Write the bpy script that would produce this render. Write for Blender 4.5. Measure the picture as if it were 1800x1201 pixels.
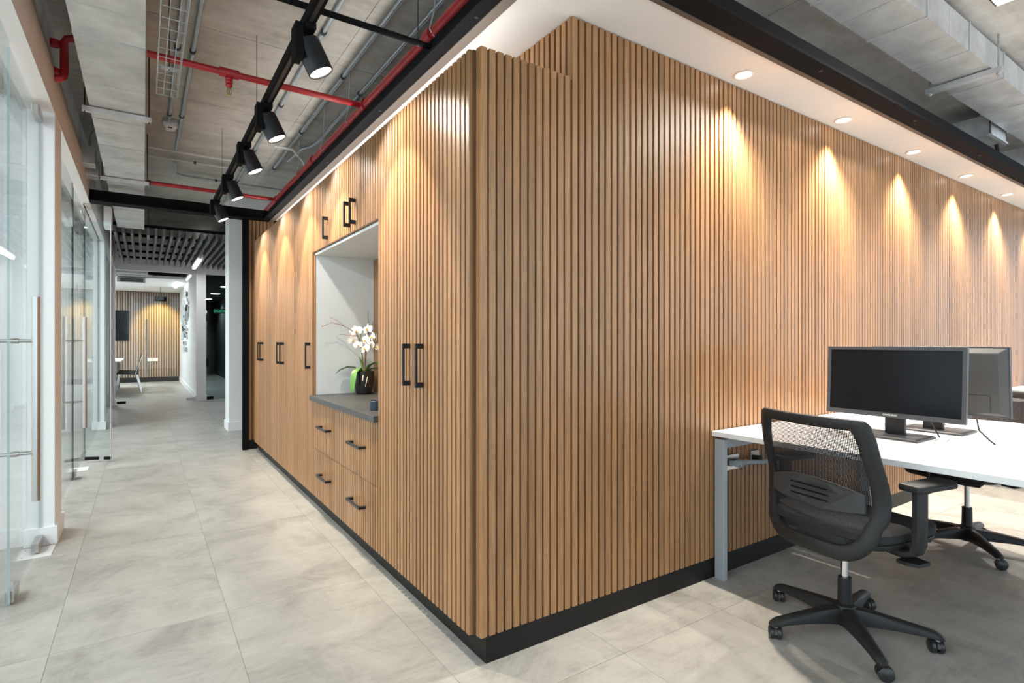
import bpy, bmesh, math, random
from mathutils import Vector, Matrix

random.seed(7)
sc = bpy.context.scene
for o in list(bpy.data.objects):
    bpy.data.objects.remove(o)
COL = sc.collection
R = math.radians

# ------------------------------------------------------------------ camera
cam = bpy.data.cameras.new('camera')
cam.sensor_width = 36.0
cam.lens = 965.0 / 1800.0 * 36.0
cam.shift_y = -1.0 / 1800.0
cam.clip_start = 0.02
camo = bpy.data.objects.new('camera', cam)
COL.objects.link(camo)
camo.location = (-0.998, -1.728, 1.19)
camo.rotation_euler = (R(90), 0, R(-33.88))
sc.camera = camo

# ------------------------------------------------------------------ world / exposure
w = bpy.data.worlds.new('daylight')
sc.world = w
w.use_nodes = True
bg = w.node_tree.nodes['Background']
bg.inputs[0].default_value = (0.74, 0.88, 1.0, 1)
bg.inputs[1].default_value = 2.3
sc.view_settings.view_transform = 'Standard'
sc.view_settings.look = 'None'
sc.view_settings.gamma = 1.0
sc.view_settings.exposure = 0.0
sc.view_settings.use_curve_mapping = False
sc.cycles.use_denoising = True
sc.cycles.max_bounces = 10
sc.cycles.transparent_max_bounces = 24
sc.cycles.sample_clamp_indirect = 6.0
sc.cycles.caustics_reflective = False
sc.cycles.caustics_refractive = False

WARM = (1.0, 0.84, 0.64)
SPILL = (1.0, 0.95, 0.88)
DOWN_W = 105.0
TRACK_W = 84.0
ROOM_W = 62.0

# ------------------------------------------------------------------ mesh helpers
class MB:
    def __init__(s):
        s.v = []; s.f = []
    def add(s, vs, fs):
        n = len(s.v)
        s.v += [tuple(v) for v in vs]
        s.f += [tuple(i + n for i in f) for f in fs]
        return s
    def box(s, a, b):
        x0, x1 = sorted((a[0], b[0])); y0, y1 = sorted((a[1], b[1])); z0, z1 = sorted((a[2], b[2]))
        return s.add([(x0,y0,z0),(x1,y0,z0),(x1,y1,z0),(x0,y1,z0),(x0,y0,z1),(x1,y0,z1),(x1,y1,z1),(x0,y1,z1)],
                     [(0,3,2,1),(4,5,6,7),(0,1,5,4),(1,2,6,5),(2,3,7,6),(3,0,4,7)])
    def obox(s, c, ax, ay, az):
        c = Vector(c); ax = Vector(ax); ay = Vector(ay); az = Vector(az)
        vs = [c + i*ax + j*ay + k*az for k in (-1,1) for i, j in ((-1,-1),(1,-1),(1,1),(-1,1))]
        return s.add(vs, [(0,3,2,1),(4,5,6,7),(0,1,5,4),(1,2,6,5),(2,3,7,6),(3,0,4,7)])
    def ring(s, loops, cap0=True, cap1=True, closed=False):
        n = len(loops[0]); base = len(s.v)
        for l in loops: s.v += [tuple(p) for p in l]
        m = len(loops)
        for i in range(m if closed else m-1):
            a = base + i*n; b = base + ((i+1) % m)*n
            for j in range(n):
                k = (j+1) % n
                s.f.append((a+j, a+k, b+k, b+j))
        if not closed:
            if cap0: s.f.append(tuple(base + j for j in reversed(range(n))))
            if cap1: s.f.append(tuple(base + (m-1)*n + j for j in range(n)))
        return s
    def cyl(s, p0, p1, r0, r1=None, n=14):
        if r1 is None: r1 = r0
        p0 = Vector(p0); p1 = Vector(p1)
        d = (p1-p0).normalized()
        u = d.orthogonal().normalized(); w_ = d.cross(u)
        L = []
        for p, r in ((p0,r0),(p1,r1)):
            L.append([p + r*(math.cos(2*math.pi*j/n)*u + math.sin(2*math.pi*j/n)*w_) for j in range(n)])
        return s.ring(L)
    def tube(s, pts, r, n=8):
        pts = [Vector(p) for p in pts]
        L = []; u = None
        for i, p in enumerate(pts):
            d = (pts[min(i+1,len(pts)-1)] - pts[max(i-1,0)]).normalized()
            if u is None: u = d.orthogonal().normalized()
            u = (u - d*u.dot(d)).normalized(); v = d.cross(u)
            rr = r[i] if isinstance(r, (list, tuple)) else r
            L.append([p + rr*(math.cos(2*math.pi*j/n)*u + math.sin(2*math.pi*j/n)*v) for j in range(n)])
        return s.ring(L)
    def lathe(s, prof, c=(0,0,0), n=24, M=None):
        L = []
        for r, z in prof:
            l = [Vector((r*math.cos(2*math.pi*j/n), r*math.sin(2*math.pi*j/n), z)) for j in range(n)]
            if M: l = [M @ p for p in l]
            L.append([p + Vector(c) for p in l])
        return s.ring(L)
    def prism(s, poly, o, ax, ay, az):
        o = Vector(o); ax = Vector(ax); ay = Vector(ay); az = Vector(az)
        a = [o + p[0]*ax + p[1]*ay for p in poly]
        return s.ring([a, [p + az for p in a]])
    def sph(s, c, r, n=12, m=8, sx=1, sy=1, sz=1):
        L = []
        for i in range(1, m):
            t = math.pi*i/m
            L.append([(c[0]+sx*r*math.sin(t)*math.cos(2*math.pi*j/n), c[1]+sy*r*math.sin(t)*math.sin(2*math.pi*j/n), c[2]-sz*r*math.cos(t)) for j in range(n)])
        return s.ring(L)
    def mesh(s, name, smooth=False, autos=None):
        me = bpy.data.meshes.new(name)
        me.from_pydata(s.v, [], s.f)
        bm = bmesh.new(); bm.from_mesh(me)
        bmesh.ops.recalc_face_normals(bm, faces=bm.faces)
        bm.to_mesh(me); bm.free()
        if smooth:
            me.shade_smooth()
            me.set_sharp_from_angle(angle=R(autos if autos else 40))
        me.update()
        return me
    def build(s, name, mat, parent=None, smooth=False, bevel=0, loc=None):
        me = s.mesh(name, smooth)
        return link(name, me, mat, parent, bevel, loc)

def link(name, me, mat, parent=None, bevel=0, loc=None):
    if mat and not me.materials: me.materials.append(mat)
    o = bpy.data.objects.new(name, me)
    COL.objects.link(o)
    if parent: o.parent = parent
    if loc is not None: o.location = loc
    if bevel:
        b = o.modifiers.new('bevel', 'BEVEL'); b.width = bevel; b.segments = 2; b.limit_method = 'ANGLE'
    return o

def tag(o, label=None, cat=None, group=None, kind=None):
    if label: o['label'] = label
    if cat: o['category'] = cat
    if group: o['group'] = group
    if kind: o['kind'] = kind
    return o
def empty(name, loc=(0,0,0), rz=0, label=None, cat=None, group=None, kind=None):
    o = bpy.data.objects.new(name, None)
    COL.objects.link(o)
    o.location = loc; o.rotation_euler = (0, 0, rz)
    o.empty_display_size = 0.1
    return tag(o, label, cat, group, kind)
def struct(name, mb, mat, parent=None, **k):
    o = mb.build(name, mat, parent, **k)
    if parent is None: o['kind'] = 'structure'
    return o
def copy_tree(o, parent=None):
    c = o.copy(); COL.objects.link(c); c.parent = parent
    for ch in o.children: copy_tree(ch, c)
    return c
def B(a, b): return MB().box(a, b)

# ------------------------------------------------------------------ materials
def mat(name, col, rough=0.5, metal=0.0, spec=0.5, noise=None, bump=0.0, emit=None, es=0.0, rnd=0.0, stretch=None, sheen=0):
    """noise=(scale, amount[, colour2])"""
    m = bpy.data.materials.new(name); m.use_nodes = True
    nt = m.node_tree; p = nt.nodes['Principled BSDF']
    p.inputs['Base Color'].default_value = (*col, 1)
    p.inputs['Roughness'].default_value = rough
    p.inputs['Metallic'].default_value = metal
    p.inputs['Specular IOR Level'].default_value = spec
    if emit:
        p.inputs['Emission Color'].default_value = (*emit, 1); p.inputs['Emission Strength'].default_value = es
    if noise:
        N = nt.nodes.new; L = nt.links.new
        tc = N('ShaderNodeTexCoord'); mp = N('ShaderNodeMapping'); no = N('ShaderNodeTexNoise')
        L(tc.outputs['Object'], mp.inputs['Vector'])
        if stretch: mp.inputs['Scale'].default_value = stretch
        oi = N('ShaderNodeObjectInfo')
        mu = N('ShaderNodeMath'); mu.operation = 'MULTIPLY'; mu.inputs[1].default_value = 37.0
        L(oi.outputs['Random'], mu.inputs[0])
        if rnd: L(mu.outputs[0], mp.inputs['Location'])
        L(mp.outputs[0], no.inputs['Vector'])
        no.inputs['Scale'].default_value = noise[0]; no.inputs['Detail'].default_value = 6; no.inputs['Roughness'].default_value = 0.62
        cr = N('ShaderNodeValToRGB')
        a = noise[1]
        c2 = noise[2] if len(noise) > 2 else tuple(c*(1-a) for c in col)
        cr.color_ramp.elements[0].position = 0.3; cr.color_ramp.elements[1].position = 0.7
        cr.color_ramp.elements[0].color = (*c2, 1); cr.color_ramp.elements[1].color = (*[min(1,c*(1+a*0.35)) for c in col], 1)
        L(no.outputs['Fac'], cr.inputs[0])
        out = cr.outputs[0]
        if rnd:
            hs = N('ShaderNodeHueSaturation')
            mr = N('ShaderNodeMapRange'); mr.inputs['To Min'].default_value = 1-rnd; mr.inputs['To Max'].default_value = 1+rnd
            L(oi.outputs['Random'], mr.inputs['Value']); L(mr.outputs[0], hs.inputs['Value']); L(out, hs.inputs['Color'])
            out = hs.outputs[0]
        L(out, p.inputs['Base Color'])
        if bump:
            bp = N('ShaderNodeBump'); bp.inputs['Strength'].default_value = bump; bp.inputs['Distance'].default_value = 0.004
            L(no.outputs['Fac'], bp.inputs['Height']); L(bp.outputs[0], p.inputs['Normal'])
    return m

M = {}
M['wood'] = mat('wood', (0.365,0.186,0.079), 0.36, noise=(9, 0.42), rnd=0.17, stretch=(26,26,0.7), bump=0.08)
M['woodback'] = mat('wood_backing', (0.15,0.068,0.028), 0.6, noise=(9,0.3), stretch=(8,8,0.5))
M['black'] = mat('black_metal', (0.006,0.006,0.007), 0.8, spec=0.12)
M['satinblack'] = mat('black_satin', (0.014,0.014,0.016), 0.4, spec=0.35)
M['kick'] = mat('kick_black', (0.013,0.0115,0.0105), 0.5, spec=0.22, noise=(6,0.25))
M['white'] = mat('white_paint', (0.86,0.86,0.86), 0.6)
M['soffit'] = mat('white_gypsum', (0.78,0.75,0.72), 0.75, noise=(2.5,0.03))
M['bulkhead'] = mat('beige_plaster', (0.74,0.70,0.67), 0.85, noise=(5,0.1), bump=0.1)
M['trim'] = mat('bronze_trim_lit', (0.25,0.215,0.19), 0.4, metal=0.3)  # left soffit trim: the light strip's glow put into a paler bronze
M['trimshaded'] = mat('bronze_trim_shaded', (0.085,0.066,0.055), 0.5)  # same trim metal on the right, its weaker light put into a darker colour
M['worktop'] = mat('worktop_charcoal', (0.05,0.05,0.05), 0.45)
M['niche'] = mat('niche_white', (0.72,0.73,0.72), 0.6)
M['steel'] = mat('brushed_steel', (0.55,0.53,0.51), 0.28, metal=1.0)
M['galv'] = mat('galvanised', (0.70,0.71,0.71), 0.42, metal=0.55, noise=(5,0.28), bump=0.05, rnd=0.06)
M['conduit'] = mat('conduit_zinc', (0.50,0.55,0.58), 0.38, metal=0.7, noise=(30,0.2))
M['wconduit'] = mat('conduit_white', (0.72,0.70,0.66), 0.5)
M['red'] = mat('red_pipe_paint', (0.46,0.016,0.022), 0.38, noise=(14,0.2))
M['brass'] = mat('brass', (0.62,0.45,0.2), 0.3, metal=1)
M['clamp'] = mat('clamp_dark', (0.05,0.05,0.055), 0.5, metal=0.4)
M['desk'] = mat('desk_white', (0.82,0.81,0.80), 0.35)
M['alu'] = mat('desk_frame_silver', (0.42,0.46,0.50), 0.42, metal=0.35)
M['plastic'] = mat('chair_plastic', (0.020,0.0195,0.0195), 0.48, spec=0.35, noise=(120,0.15))
M['lumbar'] = mat('lumbar_plastic', (0.045,0.045,0.047), 0.5, spec=0.4)
M['caster'] = mat('caster_plastic', (0.02,0.02,0.022), 0.33)
M['screen'] = mat('screen_glass', (0.005,0.006,0.008), 0.22, spec=0.22)
M['bezel'] = mat('bezel_plastic', (0.04,0.043,0.05), 0.42)
M['monback'] = mat('monitor_back', (0.055,0.055,0.055), 0.5)
M['logo'] = mat('logo_silver', (0.7,0.7,0.7), 0.4)
M['rubber'] = mat('cable_black', (0.012,0.012,0.012), 0.5)
M['greyhose'] = mat('hose_grey', (0.34,0.37,0.40), 0.45)
M['pot'] = mat('pot_black', (0.012,0.011,0.011), 0.28)
M['leaf'] = mat('orchid_leaf', (0.11,0.28,0.045), 0.38, noise=(12,0.3))
M['stem'] = mat('orchid_stem', (0.16,0.24,0.05), 0.5)
M['petal'] = mat('orchid_petal', (0.88,0.86,0.85), 0.55)
M['lip'] = mat('orchid_lip', (0.75,0.48,0.10), 0.5)
M['twig'] = mat('dry_twig', (0.20,0.09,0.06), 0.7)
M['bud'] = mat('twig_bud', (0.55,0.30,0.19), 0.7)
M['root'] = mat('orchid_root', (0.72,0.66,0.52), 0.7)
M['socket'] = mat('socket_white', (0.78,0.78,0.76), 0.4)
M['baffle'] = mat('baffle_grey', (0.15,0.155,0.16), 0.55)
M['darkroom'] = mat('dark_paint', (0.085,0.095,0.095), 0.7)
M['relief'] = mat('relief_white', (0.70,0.72,0.72), 0.7)
M['chrome'] = mat('chrome', (0.75,0.76,0.78), 0.12, metal=1)
M['edgelight'] = mat('glass_edge_light', (0.42,0.50,0.50), 0.2)
M['edge'] = mat('glass_edge', (0.035,0.06,0.06), 0.2)
M['lamp'] = mat('lamp_face', (1,1,1), 0.5, emit=(1,0.95,0.86), es=9)
M['ledline'] = mat('led_line', (1,1,1), 0.5, emit=(1,0.98,0.95), es=7)
M['green'] = mat('exit_green', (0.02,0.35,0.15), 0.5, emit=(0.05,0.8,0.35), es=1.2)
M['exitbox'] = mat('exit_box', (0.03,0.06,0.05), 0.4)
M['farwood'] = mat('far_wood', (0.31,0.26,0.215), 0.55, noise=(9,0.3), rnd=0.15, stretch=(9,9,0.5))
M['blue'] = mat('cup_navy', (0.012,0.03,0.05), 0.4)

def floor_mat(name):
    m = bpy.data.materials.new(name); m.use_nodes = True
    nt = m.node_tree; p = nt.nodes['Principled BSDF']; N = nt.nodes.new; L = nt.links.new
    tc = N('ShaderNodeTexCoord'); oi = N('ShaderNodeObjectInfo')
    mu = N('ShaderNodeMath'); mu.operation = 'MULTIPLY'; mu.inputs[1].default_value = 61.0; L(oi.outputs['Random'], mu.inputs[0])
    mp = N('ShaderNodeMapping'); L(tc.outputs['Object'], mp.inputs['Vector']); L(mu.outputs[0], mp.inputs['Location'])
    n1 = N('ShaderNodeTexNoise'); n1.inputs['Scale'].default_value = 3.2; n1.inputs['Detail'].default_value = 9; n1.inputs['Roughness'].default_value = 0.74; n1.inputs['Distortion'].default_value = 0.6
    L(mp.outputs[0], n1.inputs['Vector'])
    mp2 = N('ShaderNodeMapping'); mp2.inputs['Scale'].default_value = (2, 26, 2); L(mp.outputs[0], mp2.inputs['Vector'])
    n2 = N('ShaderNodeTexNoise'); n2.inputs['Scale'].default_value = 2.2; n2.inputs['Detail'].default_value = 4; L(mp2.outputs[0], n2.inputs['Vector'])
    mx = N('ShaderNodeMix'); mx.data_type = 'FLOAT'; mx.inputs[0].default_value = 0.16
    L(n1.outputs['Fac'], mx.inputs[2]); L(n2.outputs['Fac'], mx.inputs[3])
    cr = N('ShaderNodeValToRGB')
    e = cr.color_ramp.elements
    e[0].position = 0.36; e[0].color = (0.285,0.27,0.243,1)
    e[1].position = 0.68; e[1].color = (0.475,0.453,0.41,1)
    x = e.new(0.5); x.color = (0.39,0.371,0.335,1)
    L(mx.outputs[0], cr.inputs[0])
    hs = N('ShaderNodeHueSaturation'); mr = N('ShaderNodeMapRange'); mr.inputs['To Min'].default_value = 0.94; mr.inputs['To Max'].default_value = 1.06
    L(oi.outputs['Random'], mr.inputs['Value']); L(mr.outputs[0], hs.inputs['Value']); L(cr.outputs[0], hs.inputs['Color'])
    L(hs.outputs[0], p.inputs['Base Color'])
    p.inputs['Roughness'].default_value = 0.42
    bp = N('ShaderNodeBump'); bp.inputs['Strength'].default_value = 0.05; bp.inputs['Distance'].default_value = 0.003
    L(n2.outputs['Fac'], bp.inputs['Height']); L(bp.outputs[0], p.inputs['Normal'])
    return m
M['tile'] = floor_mat('floor_tile')

def concrete_mat(name, c0, c1, c2):
    m = bpy.data.materials.new(name); m.use_nodes = True
    nt = m.node_tree; p = nt.nodes['Principled BSDF']; N = nt.nodes.new; L = nt.links.new
    tc = N('ShaderNodeTexCoord')
    n1 = N('ShaderNodeTexNoise'); n1.inputs['Scale'].default_value = 1.7; n1.inputs['Detail'].default_value = 10; n1.inputs['Roughness'].default_value = 0.7
    L(tc.outputs['Object'], n1.inputs['Vector'])
    mp2 = N('ShaderNodeMapping'); mp2.inputs['Scale'].default_value = (1.5, 14, 1.5); L(tc.outputs['Object'], mp2.inputs['Vector'])
    n2 = N('ShaderNodeTexNoise'); n2.inputs['Scale'].default_value = 1.4; n2.inputs['Detail'].default_value = 6; L(mp2.outputs[0], n2.inputs['Vector'])
    mx = N('ShaderNodeMix'); mx.data_type = 'FLOAT'; mx.inputs[0].default_value = 0.2
    L(n1.outputs['Fac'], mx.inputs[2]); L(n2.outputs['Fac'], mx.inputs[3])
    cr = N('ShaderNodeValToRGB'); e = cr.color_ramp.elements
    e[0].position = 0.34; e[0].color = (*c0, 1); e[1].position = 0.66; e[1].color = (*c2, 1)
    x = e.new(0.5); x.color = (*c1, 1)
    L(mx.outputs[0], cr.inputs[0]); L(cr.outputs[0], p.inputs['Base Color'])
    p.inputs['Roughness'].default_value = 0.85
    bp = N('ShaderNodeBump'); bp.inputs['Strength'].default_value = 0.35; bp.inputs['Distance'].default_value = 0.01
    L(n1.outputs['Fac'], bp.inputs['Height']); L(bp.outputs[0], p.inputs['Normal'])
    return m
M['concrete'] = concrete_mat('raw_concrete', (0.32,0.30,0.27), (0.52,0.49,0.45), (0.68,0.65,0.60))

def glass_mat(name, tint=(0.93,0.97,0.97)):
    m = bpy.data.materials.new(name); m.use_nodes = True
    nt = m.node_tree; N = nt.nodes.new; L = nt.links.new
    nt.nodes.remove(nt.nodes['Principled BSDF'])
    out = nt.nodes['Material Output']
    tr = N('ShaderNodeBsdfTransparent'); tr.inputs[0].default_value = (*tint, 1)
    gl = N('ShaderNodeBsdfGlossy'); gl.inputs['Roughness'].default_value = 0.0
    lw = N('ShaderNodeLayerWeight'); lw.inputs['Blend'].default_value = 0.5
    pw = N('ShaderNodeMath'); pw.operation = 'POWER'; pw.inputs[1].default_value = 5.0; L(lw.outputs['Facing'], pw.inputs[0])
    fr = N('ShaderNodeMath'); fr.operation = 'MULTIPLY_ADD'; fr.inputs[1].default_value = 0.7; fr.inputs[2].default_value = 0.022; L(pw.outputs[0], fr.inputs[0])
    mx = N('ShaderNodeMixShader'); L(fr.outputs[0], mx.inputs[0]); L(tr.outputs[0], mx.inputs[1]); L(gl.outputs[0], mx.inputs[2])
    L(mx.outputs[0], out.inputs[0])
    return m
M['glass'] = glass_mat('clear_glass')
M['darkglass'] = glass_mat('smoky_glass', (0.62,0.68,0.68))

def net_mat(name, pitch=0.0056, fill=0.60):
    """woven mesh: open cells between dark threads (object space y, z)"""
    m = bpy.data.materials.new(name); m.use_nodes = True
    nt = m.node_tree; N = nt.nodes.new; L = nt.links.new
    p = nt.nodes['Principled BSDF']; out = nt.nodes['Material Output']
    p.inputs['Base Color'].default_value = (0.015,0.016,0.019,1); p.inputs['Roughness'].default_value = 0.6
    tc = N('ShaderNodeTexCoord'); sx = N('ShaderNodeSeparateXYZ'); L(tc.outputs['Object'], sx.inputs[0])
    res = []
    for i, (ax, f) in enumerate((('Y', fill*0.8), ('Z', fill*0.8))):
        a = N('ShaderNodeMath'); a.operation = 'DIVIDE'; a.inputs[1].default_value = pitch; L(sx.outputs[ax], a.inputs[0])
        b = N('ShaderNodeMath'); b.operation = 'FRACT'; L(a.outputs[0], b.inputs[0])
        c = N('ShaderNodeMath'); c.operation = 'LESS_THAN'; c.inputs[1].default_value = f; L(b.outputs[0], c.inputs[0])
        res.append(c)
    mxm = N('ShaderNodeMath'); mxm.operation = 'MAXIMUM'; L(res[0].outputs[0], mxm.inputs[0]); L(res[1].outputs[0], mxm.inputs[1])
    tr = N('ShaderNodeBsdfTransparent'); mx = N('ShaderNodeMixShader')
    L(mxm.outputs[0], mx.inputs[0]); L(tr.outputs[0], mx.inputs[1]); L(p.outputs[0], mx.inputs[2]); L(mx.outputs[0], out.inputs[0])
    return m
M['net'] = net_mat('woven_net')
M['seat'] = mat('seat_fabric', (0.02,0.02,0.022), 0.85, noise=(260,0.5), bump=0.3)

def spot(parent, loc, direction, watts, cone, blend=0.2, col=WARM, radius=0.02, name='bulb'):
    l = bpy.data.lights.new(name, 'SPOT')
    l.energy = watts; l.color = col; l.spot_size = R(cone); l.spot_blend = blend; l.shadow_soft_size = radius
    o = bpy.data.objects.new(name, l); COL.objects.link(o)
    o.location = loc
    o.rotation_euler = Vector(direction).to_track_quat('-Z', 'Y').to_euler()
    o.parent = parent
    return o
def area(parent, loc, direction, watts, sx, sy, col=(1,1,1), name='tube_light'):
    l = bpy.data.lights.new(name, 'AREA'); l.shape = 'RECTANGLE'; l.size = sx; l.size_y = sy; l.energy = watts; l.color = col
    o = bpy.data.objects.new(name, l); COL.objects.link(o)
    z = -Vector(direction).normalized(); y = Vector((0,1,0)); x = y.cross(z).normalized()   # long side along y
    o.location = loc; o.rotation_euler = Matrix((x, y, z)).transposed().to_euler(); o.parent = parent
    return o

# ================================================================== SETTING
SLAB = 3.10
SOF = 2.525
GX = -1.43          # corridor face of the glazed wall

# floor: base and tiles
floor = struct('floor', B((-9,-5,-0.12),(11,24,-0.002)), M['tile'])
PX, PY = 0.605, 1.205
tile_me = B((0.0007,0.0007,-0.0019),(PX-0.0007,PY-0.0007,0.0)).mesh('floor_tile')
tile_me.materials.append(M['tile'])
x0 = -1.295 - 5*PX; y0 = -0.23 - 2*PY
nt_ = 0
for i in range(22):
    for j in range(12):
        X = x0 + i*PX; Y = y0 + j*PY
        if X > 4.0 and Y > 0.2: continue
        if X > 0.3 and 0.0 < Y < 8: continue
        o = link('floor_tile', tile_me, None, floor, loc=(X, Y, 0)); nt_ += 1

# slab with form-board panels
ceiling = struct('ceiling', B((-9,-5,SLAB+0.006),(11,24,SLAB+0.3)), M['concrete'])
for i in range(-3, 5):
    for j in range(-3, 10):
        a = (i*1.95+0.1, j*1.22-0.35)
        B((a[0]+0.003, a[1]+0.003, SLAB), (a[0]+1.947, a[1]+1.217, SLAB+0.02)).build('form_panel', M['concrete'], ceiling)

# glazed wall on the corridor's left
Wt = 0.13
wl = MB()
for a, b in ((2.45,2.75),(7.45,7.75),(10.6,10.8)):
    wl.box((GX-Wt, a, 0), (GX, b, 2.53))
wall_left = struct('wall_left', wl, M['white'], bevel=0.002)
hd = MB()
prof = []
random.seed(3)
ys = [-4 + 0.06*i for i in range(int((5.0+4)/0.06)+1)]
vs = []; fs = []
for y in ys:
    top = 2.775 + random.uniform(-0.008, 0.008)
    vs += [(GX, y, 2.53), (GX, y, top), (GX-0.05, y, top+random.uniform(0,0.006)), (GX-0.05, y, 2.53)]
for i in range(len(ys)-1):
    a = 4*i; b = a+4
    for k in range(4): fs.append((a+k, a+(k+1)%4, b+(k+1)%4, b+k))
fs += [(3,2,1,0), tuple(4*(len(ys)-1)+k for k in range(4))]
hd.add(vs, fs)
struct('trim_1', hd, M['bulkhead'])
struct('wall_bulkhead', B((GX-0.30,-4.9,2.60),(GX-0.02,10.9,SLAB)), M['concrete'])
struct('wall_header', B((GX-Wt-0.02,-4,2.53),(GX-0.051,10.8,2.60)), M['white'])
struct('wall_upper', B((GX-0.06,5.05,2.53),(GX,10.8,SLAB)), M['bulkhead'])
struct('trim_4', B((GX-0.16,-4,2.5285),(GX+0.0015,5.0,2.5295)), M['white'])
# dividing walls of the glazed rooms
struct('wall_divider', B((-6,2.5,0),(GX-Wt,2.7,SLAB)), M['white'])
struct('wall_divider_far', B((-6,7.5,0),(GX-Wt,7.7,SLAB)), M['white'])
bb = MB(); bb.box((GX-0.14,2.437,0),(GX+0.014,2.764,0.105))
bb.box((-6,2.486,0),(GX-0.145,2.5,0.105))
bb.box((GX-0.14,7.437,0),(GX+0.014,7.764,0.105)); bb.box((GX-0.14,10.587,0),(GX+0.014,10.814,0.105)); bb.box((-6,7.486,0),(GX-0.145,7.5,0.105))
struct('baseboard_left', bb, M['white'], bevel=0.002)
# outer window wall of those rooms
ww = MB()
for y in (-4, -2, 0, 2.2, 4.2, 6.0, 7.3): ww.box((-6.1,y-0.06,0.8),(-6.0,y+0.06,2.8))
ww.box((-6.1,-4.9,0),(-6.0,10.8,0.8)); ww.box((-6.1,-4.9,2.8),(-6.0,10.8,SLAB)); ww.box((-6.1,7.3,0.8),(-6,10.8,2.8))
struct('window_1', ww, M['white'])
for i, (y0_, y1_) in enumerate(((-3.5,2.2),(3.0,7.2))):
    struct('ceiling_room', B((-5.9,y0_-0.3,2.95),(GX-0.32,y1_+0.2,3.0)), M['white'])
    for x in (-4.6, -3.0):
        t = empty('linear_light', (x, (y0_+y1_)/2, 2.93), 0, ['long ceiling light in the glazed room nearest the camera','long ceiling light in the second glazed room'][i]+(' near the glass' if x>-4 else ' near the windows'), 'ceiling light')
        n = (y1_-y0_)*0.4
        B((-0.05,-n,-0.03),(0.05,n,0.02)).build('housing', M['white'], t)
        B((-0.042,-n+0.02,-0.034),(0.042,n-0.02,-0.0305)).build('diffuser', M['ledline'], t)
        area(t, (0,0,-0.05), (0,0,-1), ROOM_W*2, 0.08, 2*n, (0.96,0.98,1.0))

# ---- slatted wood
PITCH = 0.0374; SWY = 0.0280; SWX = 0.0256; SD = 0.015
_sl = {}
def slat_mesh(h, face):
    k = (round(h,4), face)
    if k in _sl: return _sl[k]
    c = 0.0022; SW = SWX if face == 'x' else SWY
    prof = [(0,0),(SW,0),(SW,-SD+c),(SW-c,-SD),(c,-SD),(0,-SD+c)]
    mb = MB()
    if face == 'y':   mb.prism(prof, (0,0,0), (1,0,0), (0,1,0), (0,0,h))
    else:             mb.prism(prof, (0,0,0), (0,1,0), (1,0,0), (0,0,h))
    me = mb.mesh('slat'); me.materials.append(M['wood']); _sl[k] = me
    return me
def slats(parent, face, a, b, fixed, z0, z1, off=(0,0,0), n=None, matname=None):
    """fill [a,b] with slats on the plane coordinate 'fixed' (back of the slat)"""
    n = n or max(1, round((b-a)/PITCH)); p = (b-a)/n; SW = SWX if face == 'x' else SWY
    for i in range(n):
        u = a + (i+0.5)*p - SW/2
        loc = (u, fixed, z0) if face == 'y' else (fixed, u, z0)
        link('slat', slat_mesh(z1-z0, face), None, parent, loc=tuple(l-o for l, o in zip(loc, off)))

CT = 2.27     # cabinet top
KZ = 0.10
XW = 0.457    # where the full-height wall starts
wall_right = struct('wall_right', B((XW+0.013,SD,0.0),(9.2,0.35,SOF)), M['woodback'])
slats(wall_right, 'y', XW, XW+PITCH*236, SD, KZ, SOF-0.004, n=236)
wall_return = struct('wall_return', B((XW+0.014,0.352,CT-0.02),(XW+0.3,5.4,SOF)), M['woodback'])
slats(wall_return, 'x', 0.0, PITCH*60, XW+SD, CT-0.01, SOF-0.004, n=60)
struct('baseboard_right', B((0.049,0.004,0),(9.2,0.0125,KZ-0.002)), M['kick'])
struct('baseboard_cabinet', B((0.049,0.0125,0),(0.06,4.79,KZ-0.002)), M['kick'])
# end wall past the cabinets
wall_back = struct('wall_back', B((-0.045,4.905,0),(0.8,4.99,SOF)), M['woodback'])
slats(wall_back, 'y', -0.04, -0.04+PITCH*20, 4.905, KZ, SOF-0.004, n=20)
struct('baseboard_back', B((-0.048,4.885,0),(0.047,4.905,KZ-0.002)), M['kick'])

# soffit and its trims
sof = MB()
sof.box((0.21,-0.251,SOF),(9.2,5.0,SOF+0.05))
struct('ceiling_soffit', sof, M['soffit'])
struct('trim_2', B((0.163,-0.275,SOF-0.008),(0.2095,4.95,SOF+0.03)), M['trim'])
struct('trim_3', B((0.21,-0.275,SOF-0.008),(9.2,-0.2515,SOF+0.03)), M['trimshaded'])

# steel beams (inverted T)
def beam(name, label, along, c, a, b, fi, fl=0.057, h=0.115):
    poly = [(-fl,0),(fi,0),(fi,0.014),(0.007,0.014),(0.007,h),(-0.007,h),(-0.007,0.014),(-fl-0.0001,0.014)]
    t = empty(name, (c if along=='y' else a, a if along=='y' else c, SOF-0.005), 0, label, 'beam')
    if along == 'y':
        MB().prism(poly, (0,0,0), (1,0,0), (0,0,1), (0,b-a,0)).build('tee_section', M['black'], t)
    else:
        MB().prism(poly, (0,0,0), (0,1,0), (0,0,1), (b-a,0,0)).build('tee_section', M['black'], t)
    n = int((b-a)/1.1)
    for i in range(n):
        u = 0.5 + i*1.1
        p = (-0.02,u,-0.0) if along == 'y' else (u,-0.02,0.0)
        MB().cyl((p[0],p[1],-0.006),(p[0],p[1],0.0), 0.008, n=8).build('bolt', M['clamp'], t)
    return t
beam('steel_beam','long black steel beam above the wood cabinets','y',0.155,-0.28,4.78,0.0075)
beam('steel_beam','black steel beam along the soffit above the wood wall and desk','x',-0.315,0.163,9.2,0.039)
beam('steel_beam','black steel cross beam spanning the corridor','x',4.85,-1.425,0.25,0.1)
struct('column_1', B((-0.10,4.86,0),(-0.045,4.93,SOF)), M['black'])

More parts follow.
